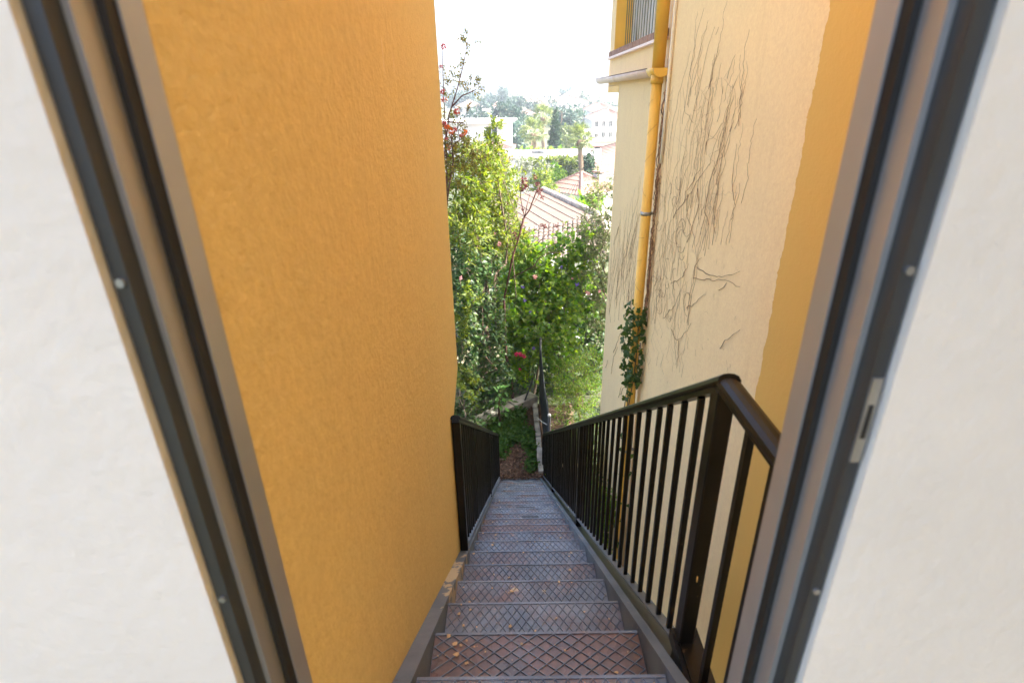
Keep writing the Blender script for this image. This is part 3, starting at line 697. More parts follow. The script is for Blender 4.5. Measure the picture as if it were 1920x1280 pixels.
props(tri_mesh('ground_cover', V, F, leaf_mat('ground_cover_leaf', (0.03, 0.085, 0.012), (0.055, 0.14, 0.02), (0.11, 0.2, 0.035), 0.4)), 'low bright green ground cover spreading over the soil below the stairs', 'ground cover', kind='stuff')

# ------------------------------------------------------------------ creepers on the cream wall
def wallpt(px, py, off=0.008): p = onX(px, py, RX - off); return p
def stem_line(par, pts, r0, r1, dz=0.5):
    m = MB(); r0 *= 0.42; r1 *= 0.40
    P = [wallpt(*p) for p in pts]; out = []
    for a, b in zip(P[:-1], P[1:]):
        L = np.linalg.norm(b - a); k = max(2, int(L / 0.05))
        for i in range(k): out.append(a + (b - a) * i / k + np.array([rng.uniform(-0.003, 0.004), *(rng.normal(size=2) * 0.0065)]))
    out.append(P[-1]); m.tube(out, list(np.linspace(r0, r1, len(out))), 4, False)
    return m.build('stem', M_deadvine, par)
def z6(l): return [(1100 + x / 4.267, y / 4.267) for x, y in l]
def z7(l): return [(1100 + x / 2.783, 300 + y / 2.783) for x, y in l]
dv = thing('dead_creeper', tuple(wallpt(1250, 740)), 'leafless dead creeper with many thin brown stems on the wall right of the downpipe', 'creeper')
main = [z6([(650, 1280), (690, 980), (740, 740), (800, 520), (830, 410)]), z6([(760, 1000), (830, 560), (880, 280), (940, 65)]), z6([(800, 850), (860, 560), (920, 370), (965, 205)]),
        z6([(820, 1060), (900, 720), (950, 450), (1025, 215)]), z6([(950, 1180), (1010, 960), (1000, 680)]), z6([(940, 1240), (960, 1150), (1060, 1030), (1130, 850)]), z6([(1040, 1180), (1080, 1040), (1130, 980)]),
        z6([(1120, 640), (1150, 540), (1190, 440)]), z6([(1165, 720), (1215, 600)]), z6([(1085, 740), (1080, 620)]), z6([(1090, 1250), (1140, 1100), (1165, 1000)]), z6([(1180, 1280), (1200, 1150)]), z6([(920, 1060), (915, 860), (860, 890)]),
        z6([(660, 900), (670, 760), (685, 720)]), z6([(600, 1280), (640, 1060), (680, 860)]), z6([(850, 980), (790, 900), (770, 700)]), z6([(1190, 1030), (1222, 930)]), z6([(1030, 280), (1055, 220)])]
thick = [z7([(450, 300), (510, 220), (570, 120), (640, 20)]), z7([(510, 220), (520, 160), (600, 40)]), z7([(640, 330), (615, 270), (640, 120), (690, -30)]), z7([(765, 205), (762, 120), (770, 0)]), z7([(675, 130), (690, 60), (705, 0)]),
         z7([(555, 620), (562, 560), (600, 510)]), z7([(570, 560), (620, 590), (660, 605), (740, 600), (800, 580)]), z7([(560, 622), (640, 630), (720, 620), (760, 650), (800, 660)]), z7([(690, 690), (730, 640)]), z7([(520, 770), (570, 745), (615, 700)]),
         z7([(440, 880), (460, 930), (480, 940), (520, 890), (545, 850)]), z7([(480, 940), (475, 1030), (470, 1085)]), z7([(690, 980), (740, 930), (800, 885)]), z7([(440, 640), (500, 610), (530, 540)]), z7([(400, 830), (460, 750), (490, 680)]),
         z7([(525, 180), (525, 300), (560, 400), (575, 530)]), z7([(580, 150), (585, 230), (550, 350), (525, 430)])]
for l in main: stem_line(dv, l, 0.0034, 0.0018)
for l in thick: stem_line(dv, l, 0.0062, 0.003)
for i in range(58):
    x = rng.uniform(1212, 1295) if rng.random() < 0.8 else rng.uniform(1295, 1345); y1 = rng.uniform(380, 620) if x < 1290 else rng.uniform(330, 480); y0_ = y1 - rng.uniform(60, 250); lean = rng.uniform(0.02, 0.2)
    pts = [(x, y1)]; 
    while y1 > y0_: y1 -= 28; x += 28 * lean + rng.normal() * 2.4; pts.append((x, y1))
    stem_line(dv, pts, rng.uniform(0.0018, 0.0042), 0.0014)
    if rng.random() < 0.6:
        j = rng.integers(0, len(pts)); bx, by = pts[j]; stem_line(dv, [(bx, by), (bx + rng.normal() * 10, by - rng.uniform(10, 25)), (bx + rng.normal() * 18, by - rng.uniform(25, 60))], 0.0018, 0.001)
for i in range(46):
    x = rng.uniform(1215, 1290); y1 = rng.uniform(540, 705); stem_line(dv, [(x, y1), (x + rng.normal() * 3, y1 - rng.uniform(10, 30)), (x + rng.normal() * 8, y1 - rng.uniform(30, 80))], 0.0022, 0.001)
for i in range(44):
    x = rng.uniform(1285, 1392); y1 = rng.uniform(150, 470); ln_ = rng.uniform(40, 150); lean = rng.uniform(0.1, 0.28); pts = [(x, y1)]; ye = y1 - ln_
    while y1 > ye: y1 -= 16; x += 16 * lean + rng.normal() * 1.3; pts.append((x, y1))
    stem_line(dv, pts, rng.uniform(0.0022, 0.0042), 0.0016)
for i in range(40):               # stubs of torn-off tendrils
    x = rng.uniform(1225, 1385); y1 = rng.uniform(430, 720); stem_line(dv, [(x, y1), (x + rng.normal() * 2, y1 - rng.uniform(3, 12))], 0.0015, 0.0012)

m = MB()
for i in range(34):                # knots and curls
    x = rng.uniform(1222, 1290); y = rng.uniform(330, 600); p = wallpt(x, y, 0.012); rr = rng.uniform(0.03, 0.09); a0 = rng.uniform(0, 6)
    m.tube([p + np.array([rng.uniform(-0.004, 0.002), rr * math.cos(a0 + a) * 1.2, rr * math.sin(a0 + a)]) for a in np.linspace(0, rng.uniform(2, 4.5), 10)], 0.0016, 4, False)
for i in range(40):                # on the pipe's right side
    z0 = rng.uniform(-2.2, 0.0); y = PY - 0.06 - rng.uniform(0, 0.07)
    m.tube([(RX - 0.012 - 0.03 * rng.random(), y + rng.normal() * 0.006, z0 + k * 0.05) for k in range(int(rng.integers(5, 14)))], rng.uniform(0.0025, 0.005), 4, False)
m.build('tendrils', M_deadvine, dv)['kind'] = 'stuff'
d2 = thing('dead_creeper', tuple(wallpt(1155, 740)), 'leafless dead creeper with brown stems on the wall corner left of the downpipe', 'creeper')
m = MB()
for i in range(46):
    x = rng.uniform(1140, 1188); y1 = rng.uniform(480, 612); lean = rng.uniform(0.02, 0.22); y0_ = y1 - rng.uniform(50, 160); pts = [(x, y1)]
    while y1 > y0_:
        y1 -= 22; x += 22 * lean + rng.normal() * 1.6
        pts.append((min(x, 1205), y1))
    stem_line(d2, pts, rng.uniform(0.0025, 0.005), 0.0016)
for l in ([(1157, 440), (1160, 425), (1150, 460)], [(1150, 660), (1155, 648), (1165, 620)], [(1146, 700), (1150, 670), (1158, 650)], [(1163, 740), (1168, 728), (1180, 715)], [(1160, 745), (1165, 725)], [(1135, 690), (1140, 675)]): stem_line(d2, l, 0.008, 0.004)

d3 = MB()
for z in np.linspace(-1.9, -0.1, 9):     # fine tendrils curling round the pipe
    a0 = rng.uniform(2.2, 3.4); sp = rng.uniform(1.0, 2.4); sl_ = rng.uniform(-0.15, 0.25)
    d3.tube([(PX + 0.048 * math.cos(a0 + a), PY + 0.048 * math.sin(a0 + a), z + sl_ * a * 0.4) for a in np.linspace(0, sp, 9)], 0.0011, 4, False)
d3.build('tendrils', M_deadvine, d2)['kind'] = 'stuff'

def ivy_leaf_mesh(name, mat, s=1.0):
    o = [(0, 0, 0), (0.34, -0.10, 0.03), (0.50, 0.22, 0.0), (0.26, 0.34, 0.05), (0.30, 0.66, 0.01), (0.0, 1.0, -0.05), (-0.30, 0.66, 0.01), (-0.26, 0.34, 0.05), (-0.50, 0.22, 0.0), (-0.34, -0.10, 0.03), (0, 0.32, 0.08)]
    m = MB(); m.add([(x * s, y * s, z * s) for x, y, z in o], [(i, i + 1, 10) for i in range(9)] + [(9, 0, 10)])
    return m.mesh(name, mat)
iv = thing('ivy', (PX - 0.06, PY - 0.04, -6.05), 'green ivy climbing round the lower part of the yellow downpipe', 'ivy')
m = MB()
for k in range(5):
    a0 = rng.uniform(0, 6); m.tube([(PX + 0.056 * math.cos(a0 + 0.9 * math.sin(z * 2 + k)), PY + 0.056 * math.sin(a0 + 0.9 * math.sin(z * 2 + k)), z) for z in np.linspace(-6.05, -2.0 - 0.3 * k, 40)], 0.005, 5)
m.build('stem', M_bark, iv)
ivm = [ivy_leaf_mesh('leaf', leaf_mat('ivy_leaf_a', (0.02, 0.05, 0.015), (0.035, 0.08, 0.02), (0.06, 0.11, 0.03), 0.25, 0.35)), ivy_leaf_mesh('leaf', ML['ivy']), ivy_leaf_mesh('leaf', leaf_mat('ivy_leaf_b', (0.05, 0.10, 0.03), (0.06, 0.12, 0.03), (0.08, 0.14, 0.04), 0.35, 0.4))]
cnt = 0
while cnt < 230:
    z = rng.uniform(-4.9, -1.86) if rng.random() < 0.35 else rng.uniform(-2.75, -1.88)
    if z < -2.75 and rng.random() < 0.3: continue
    wd = 0.055 * (1.0 + 0.7 * math.exp(-((z + 2.25) / 0.33) ** 2)) if z > -2.8 else 0.045
    a = rng.uniform(2.0, 5.6); rr = 0.055 + wd * rng.random()
    p = (min(PX + rr * math.cos(a), RX - 0.02), PY + rr * math.sin(a) * 1.4, z)
    o = link('leaf', ivm[int(rng.integers(0, 3))], iv, p); s = rng.uniform(0.04, 0.075); o.scale = (s, s, s)
    nx, ny = math.cos(a), math.sin(a)
    o.rotation_euler = (R_(90) + rng.normal() * 0.45, rng.normal() * 0.6 + math.pi, math.atan2(nx, -ny) + rng.normal() * 0.5); cnt += 1

# ------------------------------------------------------------------ near garden plants
def gz_(x, y): return float(terr(np.array(x), np.array(y)))
def base_of(px, py, Y): c = at(px, py, Y); return (c[0], c[1], gz_(c[0], c[1]))
plant('leafy_tree', 'lime green sunlit tree with long leaflets standing beyond the ochre wall corner', 'tree',
      [pblob(872, 335, 9.6, 34, 44), pblob(908, 352, 10.2, 34, 42), pblob(935, 380, 10.8, 30, 40), pblob(872, 420, 9.4, 36, 48), pblob(915, 440, 10.4, 40, 50), pblob(960, 450, 11, 26, 36), pblob(895, 300, 10, 26, 22), pblob(948, 335, 11.5, 20, 24)],
      base_of(900, 700, 10.2), ML['lime'], M_bark, dens=330, twig=0.24, nleaf=10, L=0.085, W=0.03, trunk_r=0.07)
plant('dark_shrub', 'dense dark green shrub filling the shade next to the ochre wall end', 'shrub',
      [pblob(868, 505, 9.4, 34, 40), pblob(905, 530, 10, 40, 45), pblob(872, 585, 9.2, 34, 50), pblob(910, 620, 9.8, 42, 52), pblob(880, 680, 9.4, 40, 46), pblob(925, 700, 9.9, 36, 44), pblob(872, 745, 9.3, 34, 34), pblob(915, 760, 10.2, 40, 26), pblob(872, 785, 9.0, 30, 22), pblob(905, 778, 9.6, 30, 16)],
      base_of(890, 790, 9.8), ML['dark'], M_bark, dens=250, twig=0.22, nleaf=8, L=0.08, W=0.05, trunk_r=0.05)
plant('flowering_vine', 'tangled green vine with heart shaped leaves and purple flowers heaped over the garden fence', 'vine',
      [pblob(965, 520, 11.6, 44, 40), pblob(1010, 545, 11.8, 46, 44), pblob(950, 590, 11.0, 42, 46), pblob(1050, 530, 12.3, 34, 36), pblob(995, 615, 11.0, 44, 42), pblob(1050, 590, 11.6, 42, 46), pblob(1085, 560, 12.6, 34, 46), pblob(975, 670, 10.7, 40, 36), pblob(1045, 655, 10.9, 34, 36), pblob(1066, 470, 12.2, 14, 26), pblob(1088, 492, 12.4, 18, 26), pblob(1012, 498, 11.8, 26, 20), pblob(985, 475, 11.4, 20, 26), pblob(1100, 455, 12.6, 10, 22), pblob(1035, 470, 12, 8, 14)],
      base_of(1000, 760, 11), ML['green'], M_bark, dens=300, twig=0.26, nleaf=7, L=0.085, W=0.075, trunk_r=0.04, four=True)
plant('olive_green_tree', 'slender olive green tree with narrow leaves rising against the cream building corner', 'tree',
      [pblob(1128, 385, 12.2, 18, 46), pblob(1112, 440, 12.4, 26, 44), pblob(1126, 490, 12.0, 24, 44), pblob(1108, 540, 12.2, 26, 40), pblob(1124, 590, 11.8, 24, 44), ((2.9, 11.2, -2.2), (0.9, 0.9, 1.1)), ((3.1, 10.6, -3.2), (1.0, 1.0, 1.0)), ((3.2, 9.7, -1.4), (1.1, 1.2, 1.5))],  # the rear crown blobs are out of view, added to shade the lower garden
      (2.6, 11.4, gz_(2.6, 11.4)), ML['olive'], M_bark, dens=250, twig=0.25, nleaf=11, L=0.07, W=0.024, trunk_r=0.06, up=0.7)
plant('feathery_bush', 'fine leaved yellow green bush behind the right railing near the wall corner', 'bush',
      [pblob(1075, 705, 9.9, 38, 36), pblob(1100, 735, 9.5, 28, 32), pblob(1060, 745, 9.7, 30, 26), pblob(1110, 690, 10.2, 24, 40), pblob(1095, 770, 9.2, 30, 22), pblob(1060, 775, 9.3, 26, 18), pblob(1115, 775, 8.8, 26, 18), pblob(1050, 720, 10.4, 20, 34)],
      base_of(1085, 800, 9.7), ML['green'], M_redstem, dens=420, twig=0.2, nleaf=12, L=0.045, W=0.014, trunk_r=0.04, up=0.6)
plant('blue_green_shrub', 'low blue green shrub at the foot of the cream wall corner', 'shrub',
      [pblob(1135, 772, 8.0, 20, 12), pblob(1160, 760, 7.7, 13, 14), pblob(1150, 790, 7.8, 28, 20)], (1.05, 7.7, -6.1), ML['blue'], M_bark, dens=600, twig=0.14, nleaf=9, L=0.04, W=0.014, trunk_r=0.025)
plant('wall_foot_shrub', 'bushy green shrub between the right railing and the cream wall below the ivy', 'shrub',
      [((0.95, 6.7, -5.2), (0.22, 0.5, 0.6)), ((0.98, 5.9, -5.5), (0.2, 0.4, 0.45)), ((0.9, 7.2, -5.3), (0.25, 0.3, 0.5)), ((1.02, 5.4, -4.9), (0.16, 0.25, 0.5))], (0.95, 6.4, -6.1), ML['green'], M_bark, dens=700, twig=0.16, nleaf=8, L=0.06, W=0.03, trunk_r=0.03)
plant('backing_hedge', 'dense dark green bushes in the shade behind the flowering vine', 'hedge',
      [pblob(900, 560, 13.5, 60, 60), pblob(980, 600, 13.5, 60, 60), pblob(1060, 630, 13.2, 60, 60), pblob(1120, 640, 13, 40, 60), pblob(930, 690, 12.4, 60, 50), pblob(1010, 700, 12.2, 50, 40), pblob(1090, 700, 12, 50, 40), pblob(880, 470, 13, 50, 60), pblob(1110, 560, 13.6, 36, 50), pblob(960, 500, 14, 40, 40)],
      base_of(990, 760, 13), ML['dark'], M_bark, dens=210, twig=0.3, nleaf=8, L=0.1, W=0.06, trunk_r=0.07)
plant('pale_creeper', 'light yellow green creeper hanging at the lower end of the ochre wall', 'creeper',
      [pblob(866, 700, 8.6, 11, 16), pblob(872, 722, 8.5, 16, 18), pblob(884, 745, 8.5, 11, 14), pblob(866, 640, 8.7, 9, 16), pblob(868, 590, 8.8, 12, 22), pblob(880, 560, 8.9, 14, 16)], base_of(860, 790, 8.6), ML['lime'], M_bark, dens=420, twig=0.12, nleaf=6, L=0.065, W=0.055, trunk_r=0.012, four=True)
plant('laurel_hedge', 'broad leafy green hedge running on behind the ochre wall corner', 'hedge',
      [((-2.6, 9.8, -4.6), (1.0, 0.9, 1.5)), ((-3.4, 11.5, -4.0), (1.3, 1.1, 2.0)), ((-4.6, 10.5, -4.4), (1.2, 1.1, 1.7)), ((-5.6, 13, -4.2), (1.6, 1.3, 2.2)), ((-3.6, 15, -4.5), (1.6, 1.3, 2.4))],
      (-3.6, 11.5, gz_(-3.6, 11.5)), ML['green'], M_bark, dens=60, twig=0.35, nleaf=8, L=0.11, W=0.06, trunk_r=0.08)
# young sapling by the beam, each broad leaf on its own
sp = thing('sapling', tuple(onZ(938, 800, -6.05)), 'young sapling with broad bright green leaves on the soil by the beam', 'sapling')
p0 = np.array(sp.location); top = at(937, 735, p0[1])
MB().tube(wiggle(p0 - np.array([0, 0, 0.1]), top, 8, 0.12), list(np.linspace(0.03, 0.008, 9)), 7).build('stem', M_redstem, sp, True)
blm = MB(); blm.add([(0, 0, 0), (0.27, 0.3, 0.06), (0.25, 0.62, 0.04), (0, 1, -0.1), (-0.25, 0.62, 0.04), (-0.27, 0.3, 0.06), (0, 0.5, 0)], [(0, 1, 6), (1, 2, 6), (2, 3, 6), (3, 4, 6), (4, 5, 6), (5, 0, 6)])
big_leaf = blm.mesh('leaf', leaf_mat('sapling_leaf', (0.05, 0.13, 0.03), (0.07, 0.17, 0.04), (0.1, 0.2, 0.05), 0.45))
for i in range(60):
    f = rng.uniform(0.3, 1.05); a = i * 2.4; rr = rng.uniform(0.05, 0.32) * (1.1 - 0.45 * f)
    p = p0 + (top - p0) * f + np.array([math.cos(a) * rr, math.sin(a) * rr, rng.uniform(-0.03, 0.08)])
    o = link('leaf', big_leaf, sp, p); s = rng.uniform(0.09, 0.16); o.scale = (s, s, s); o.rotation_euler = (rng.normal() * 0.35 - 0.15, rng.normal() * 0.4, a - math.pi / 2)
# tall flowering shrub against the ochre wall
fs = thing('flowering_shrub', base_of(790, 700, 7.8), 'tall thin shrub with orange red flower heads reaching above the ochre wall edge', 'shrub')
FY = 7.6
def P_(px, py, dy=0): return at(px, py, FY + dy)
m = MB(); b0 = np.array(fs.location); 
lines = [[(838, 330), (836, 260), (832, 180), (829, 90)], [(832, 300), (842, 215), (858, 165), (868, 125), (877, 80)], [(850, 300), (846, 255), (868, 225), (880, 200)], [(848, 200), (866, 180), (885, 172), (893, 168)], [(838, 228), (858, 230), (872, 232)], [(848, 275), (862, 262), (858, 240)]]
m.tube(wiggle(b0, P_(836, 400), 8, 0.1) + [P_(838, 330)], list(np.linspace(0.03, 0.014, 10)), 6)
m.tube([P_(836, 400), P_(842, 350), P_(850, 300)], 0.01, 5); m.tube([P_(836, 400), P_(830, 340), P_(832, 300)], 0.011, 5)
for l in lines:
    P = [P_(x, y) for x, y in l]; m.tube(P, list(np.linspace(0.011, 0.004, len(P))), 5)
m.build('stem', M_redstem, fs)
bl_ = [pblob(x, y, FY + dy, rx, ry) for x, y, rx, ry, dy in ((833, 160, 7, 16, 0), (880, 80, 8, 12, 0), (856, 150, 9, 10, 0), (866, 128, 6, 8, 0), (888, 165, 11, 13, 0), (845, 235, 14, 20, 0.3), (870, 218, 10, 10, 0.1), (836, 290, 20, 34, 0), (862, 262, 12, 16, 0.2), (872, 290, 18, 24, 0.3), (850, 320, 22, 26, 0.2), (900, 310, 16, 18, 0.4), (932, 250, 7, 14, 1.2), (925, 275, 8, 16, 1.2))]
V, F, A_, B_ = twig_cloud(bl_[:12], 950, 0.11, 8, 0.032, 0.015); tri_mesh('foliage', V, F, ML['autumn'], fs)
V, F = twigs_mesh(A_, B_, 0.0025); tri_mesh('twigs', V, F, M_redstem, fs)['kind'] = 'stuff'
def flower_head(r, n, L, W):
    q_ = unit(rng.normal(size=(n, 3))); V, F = leaf_arrays2(q_ * r * 0.3, q_ + rng.normal(size=(n, 3)) * 0.3, rng.normal(size=(n, 3)), np.full(n, L), np.full(n, W))
    return V, F
def flower_mesh(name, mat, r, n, L, W):
    V, F = flower_head(r, n, L, W); o = tri_mesh(name, V, F, mat); me = o.data; bpy.data.objects.remove(o); return me
fr = flower_mesh('flower_head', M_redfl, 0.035, 40, 0.04, 0.012); fo = flower_mesh('flower_head', M_orafl, 0.035, 40, 0.04, 0.012)
for x, y, me, s in ((832, 87, fr, 0.9), (827, 125, fr, 0.6), (833, 188, fr, 1.0), (830, 172, fr, 0.8), (857, 209, fr, 1.0), (846, 246, fo, 1.1), (838, 238, fo, 0.9), (853, 243, fr, 0.8), (872, 248, fo, 0.9), (866, 254, fr, 0.7), (837, 262, fr, 0.8), (840, 276, fo, 1.0), (833, 232, fr, 0.9)):
    o = link('flower_head', me, fs, P_(x, y, -0.05)); o.scale = (s, s, s * 1.1); o.rotation_euler = (rng.random() * 3, rng.random() * 3, rng.random() * 3)
plant('yellow_green_sapling', 'single upright yellow green leafy shoot in front of the white house window', 'sapling',
      [pblob(931, 246, 10.5, 9, 13), pblob(925, 270, 10.5, 8, 14), pblob(922, 295, 10.6, 14, 16)], base_of(920, 600, 10.6), ML['lime'], M_bark, dens=700, twig=0.13, nleaf=8, L=0.07, W=0.032, trunk_r=0.025)
# bare branches with dry pods
bb = thing('bare_branch_shrub', base_of(965, 700, 10.3), 'bare dark branches with brown dry pods standing up in front of the tiled roof', 'shrub')
BY = 10.2; m = MB()
def Q(px, py, dy=0): return at(px, py, BY + dy)
for l, r0 in (([(945, 560), (962, 478), (972, 448), (981, 410), (992, 395), (1003, 366), (1010, 350)], 0.022), ([(962, 478), (975, 440), (984, 408)], 0.016), ([(984, 408), (980, 392), (976, 370), (977, 348)], 0.011), ([(984, 408), (988, 385), (994, 362)], 0.01), ([(962, 455), (955, 425), (953, 395)], 0.008), ([(975, 440), (976, 415)], 0.01), ([(992, 395), (1005, 375), (1018, 352)], 0.008), ([(1005, 480), (1022, 465), (1045, 455)], 0.01), ([(960, 520), (1000, 500), (1012, 482), (1035, 473), (1052, 474)], 0.012), ([(1003, 462), (1022, 442), (1034, 428)], 0.008)):
    P = [Q(*p) for p in l]; m.tube(P, list(np.linspace(r0, r0 * 0.45, len(P))), 6)
m.tube(wiggle(np.array(bb.location), Q(945, 560), 6, 0.1), list(np.linspace(0.035, 0.022, 7)), 6)
m.build('stem', M_redstem, bb, True)
pod = flower_mesh('pod', M_pod, 0.04, 26, 0.075, 0.022)
for x, y, s in ((983, 338, 1.1), (982, 350, 1.2), (978, 355, 0.8), (1012, 358, 1.0), (1003, 332, 0.7), (1017, 370, 0.7), (980, 393, 0.5), (965, 438, 0.8), (968, 446, 0.6), (1016, 422, 0.6), (1022, 424, 0.6), (1043, 424, 0.6), (1008, 345, 0.7), (950, 382, 0.6), (943, 498, 0.7)):
    o = link('pod', pod, bb, Q(x, y, 0.02)); o.scale = (s, s, s); o.rotation_euler = tuple(rng.random(3) * 3)
# vine flowers
fp = flower_mesh('flower', M_purfl, 0.02, 14, 0.045, 0.038); fk = flower_mesh('flower', M_pinkfl, 0.03, 34, 0.05, 0.03); fpl = flower_mesh('flower', M_palefl, 0.03, 24, 0.055, 0.03)
vine = [o for o in bpy.data.objects if o.name == 'flowering_vine'][0]
for x, y, Y, me, s in ((1082, 533, 11.6, fp, 1.2), (980, 538, 10.9, fp, 1.0), (984, 563, 10.8, fp, 1.0), (1053, 501, 11.6, fp, 0.9), (936, 457, 10.0, fpl, 0.9), (1001, 653, 10.3, fp, 0.9), (995, 585, 10.6, fp, 0.8), (1029, 606, 10.9, fp, 0.7), (968, 664, 10.2, fk, 1.0), (976, 664, 10.2, fk, 1.1), (983, 668, 10.2, fk, 0.9), (975, 692, 10.2, fk, 0.6), (1102, 549, 11.4, fpl, 1.0), (1124, 546, 11.4, fpl, 0.7), (1003, 519, 11.0, fpl, 1.0), (864, 521, 9.0, fpl, 0.7), (927, 438, 10.0, fpl, 0.5), (1073, 522, 11.6, fpl, 0.5)):
    o = link('flower', me, vine, at(x, y, Y)); o.scale = (s, s, s); o.rotation_euler = tuple(rng.random(3) * 3)

# ------------------------------------------------------------------ houses
def tile_surface(m, p00, p10, p11, p01, sp_=0.22, rowl=0.4, amp=0.045):
    """corrugated rows of barrel tiles: columns run from the top edge p00-p10 down to the eave p01-p11"""
    p00, p10, p11, p01 = (np.array(q_, float) for q_ in (p00, p10, p11, p01))
    nc = max(2, int(max(np.linalg.norm(p10 - p00), np.linalg.norm(p11 - p01)) / sp_)); nr = max(2, int(max(np.linalg.norm(p01 - p00), np.linalg.norm(p11 - p10)) / rowl))
    nrm = np.cross(p10 - p00, p01 - p00); nn = np.linalg.norm(nrm)
    if nn < 1e-6: nrm = np.cross(p11 - p00, p01 - p00); nn = np.linalg.norm(nrm)
    nrm /= nn; nrm = nrm if nrm[2] > 0 else -nrm
    prof = [0, 0.75, 1.0, 0.75]; cols = nc * 4 + 1; base = len(m.v); vv_ = []
    for r_ in range(nr):
        for e in (0, 1):
            v = (r_ + e) / nr; lift = 0.028 * e
            a = p00 + (p01 - p00) * v; b_2 = p10 + (p11 - p10) * v
            for c in range(cols):
                vv_.append(a + (b_2 - a) * (c / (cols - 1)) + nrm * (amp * prof[c % 4] + lift))
    ff_ = []
    for r_ in range(nr * 2 - 1):
        for c in range(cols - 1):
            i0 = r_ * cols + c; ff_.append((i0, i0 + 1, i0 + cols + 1, i0 + cols))
    m.add(vv_, ff_); return m
class Frame:
    def __init__(s, o, rz): s.o = np.array(o, float); c, n_ = math.cos(rz), math.sin(rz); s.x = np.array([c, n_, 0]); s.y = np.array([-n_, c, 0])
    def __call__(s, x, y, z): return s.o + s.x * x + s.y * y + np.array([0, 0, z])
    def box(s, m, lo, hi):
        c = s(*[(a + b) / 2 for a, b in zip(lo, hi)]); h = [(b - a) / 2 for a, b in zip(lo, hi)]
        return m.obox(c, s.x * h[0], s.y * h[1], (0, 0, h[2]))
def window_part(fr, parent, x, z, w_, h_, face='f', W=0, D=0, shutter=False):
    """a framed window on the front (y=0) or the left/right side wall of a house frame, z measured at its sill"""
    def bx(m, a0, a1, z0, z1, d0, d1):
        if face == 'f': fr.box(m, (a0, -d1, z0), (a1, -d0, z1))
        elif face == 'r': fr.box(m, (W + d0, a0, z0), (W + d1, a1, z1))
        else: fr.box(m, (-d1, a0, z0), (-d0, a1, z1))
    m = MB(); tk = 0.09
    bx(m, x - tk, x + w_ + tk, z - tk, z, 0.002, 0.07); bx(m, x - tk, x + w_ + tk, z + h_, z + h_ + tk, 0.002, 0.06)
    bx(m, x - tk, x, z + 0.001, z + h_ - 0.001, 0.002, 0.055); bx(m, x + w_, x + w_ + tk, z + 0.001, z + h_ - 0.001, 0.002, 0.055); bx(m, x + w_ / 2 - 0.03, x + w_ / 2 + 0.03, z + 0.001, z + h_ - 0.001, 0.012, 0.04)
    f = m.build('window', M_whitef, parent)
    m = MB(); bx(m, x + 0.001, x + w_ - 0.001, z + 0.002, z + h_ - 0.002, 0.003, 0.015); m.build('pane', M_glass, f)
def house(name, label, o, rz, W, D, H, roof='hip', rise=1.2, over=0.4, wins=(), chimney=None, group=None, wall=None, cat='house', tiles=True):
    fr = Frame(o, rz); t_ = thing(name, tuple(fr(W / 2, D / 2, 0)), label, cat, group)
    m = MB(); fr.box(m, (0, 0, -2.5), (W, D, H)); m.build('wall', wall or M_whitef, t_)
    if roof == 'hip':
        k = min(W, D) / 2 + over; m = MB()
        a, b_2, c, d_2 = fr(-over, -over, H), fr(W + over, -over, H), fr(W + over, D + over, H), fr(-over, D + over, H)
        if W >= D: r1, r2 = fr(-over + k, D / 2, H + rise), fr(W + over - k, D / 2, H + rise)
        else: r1, r2 = fr(W / 2, -over + k, H + rise), fr(W / 2, D + over - k, H + rise)
        if W >= D: quads = [(r1, r2, b_2, a), (r2, r1, d_2, c), (r1, r1, a, d_2), (r2, r2, c, b_2)]
        else: quads = [(r1, r1, b_2, a), (r2, r1, a, d_2), (r2, r2, d_2, c), (r1, r2, c, b_2)]
        for q_ in quads: tile_surface(m, *q_, sp_=0.3, rowl=0.5)
        rf = m.build('roof', M_tile2, t_)
        m = MB(); fr.box(m, (-over + 0.02, -over + 0.02, H - 0.12), (W + over - 0.02, D + over - 0.02, H - 0.004)); m.build('eave', M_whitef, t_)
        m = MB(); m.tube([r1, r2], 0.12, 6) if np.linalg.norm(r2 - r1) > 0.3 else None
        for p, q_ in ((r1, a), (r1 if W >= D else r1, d_2 if W >= D else b_2), (r2, c), (r2, b_2 if W >= D else d_2)): m.tube([p + np.array([0, 0, 0.03]), q_ + np.array([0, 0, 0.03])], 0.09, 5)
        m.build('ridge_cap', M_tile2, rf)
    else:
        m = MB(); fr.box(m, (-over, -over, H + 0.002), (W + over, D + over, H + 0.22)); rf = m.build('roof', M_whitef, t_)
    if chimney:
        cx, cy, ch = chimney; m = MB(); fr.box(m, (cx, cy, H - 0.2), (cx + 0.6, cy + 0.6, H + ch)); co = m.build('chimney', M_whitef, rf if False else t_)
        m = MB(); fr.box(m, (cx - 0.08, cy - 0.08, H + ch + 0.12), (cx + 0.68, cy + 0.68, H + ch + 0.2)); m.build('chimney_cap', M_tile2, co)
        m = MB(); fr.box(m, (cx + 0.08, cy + 0.08, H + ch + 0.001), (cx + 0.52, cy + 0.52, H + ch + 0.119)); m.build('chimney_pot', M_darkf, co)
    for wdw in wins: window_part(fr, t_, *wdw[:4], face=wdw[4] if len(wdw) > 4 else 'f', W=W, D=D)
    return t_, fr

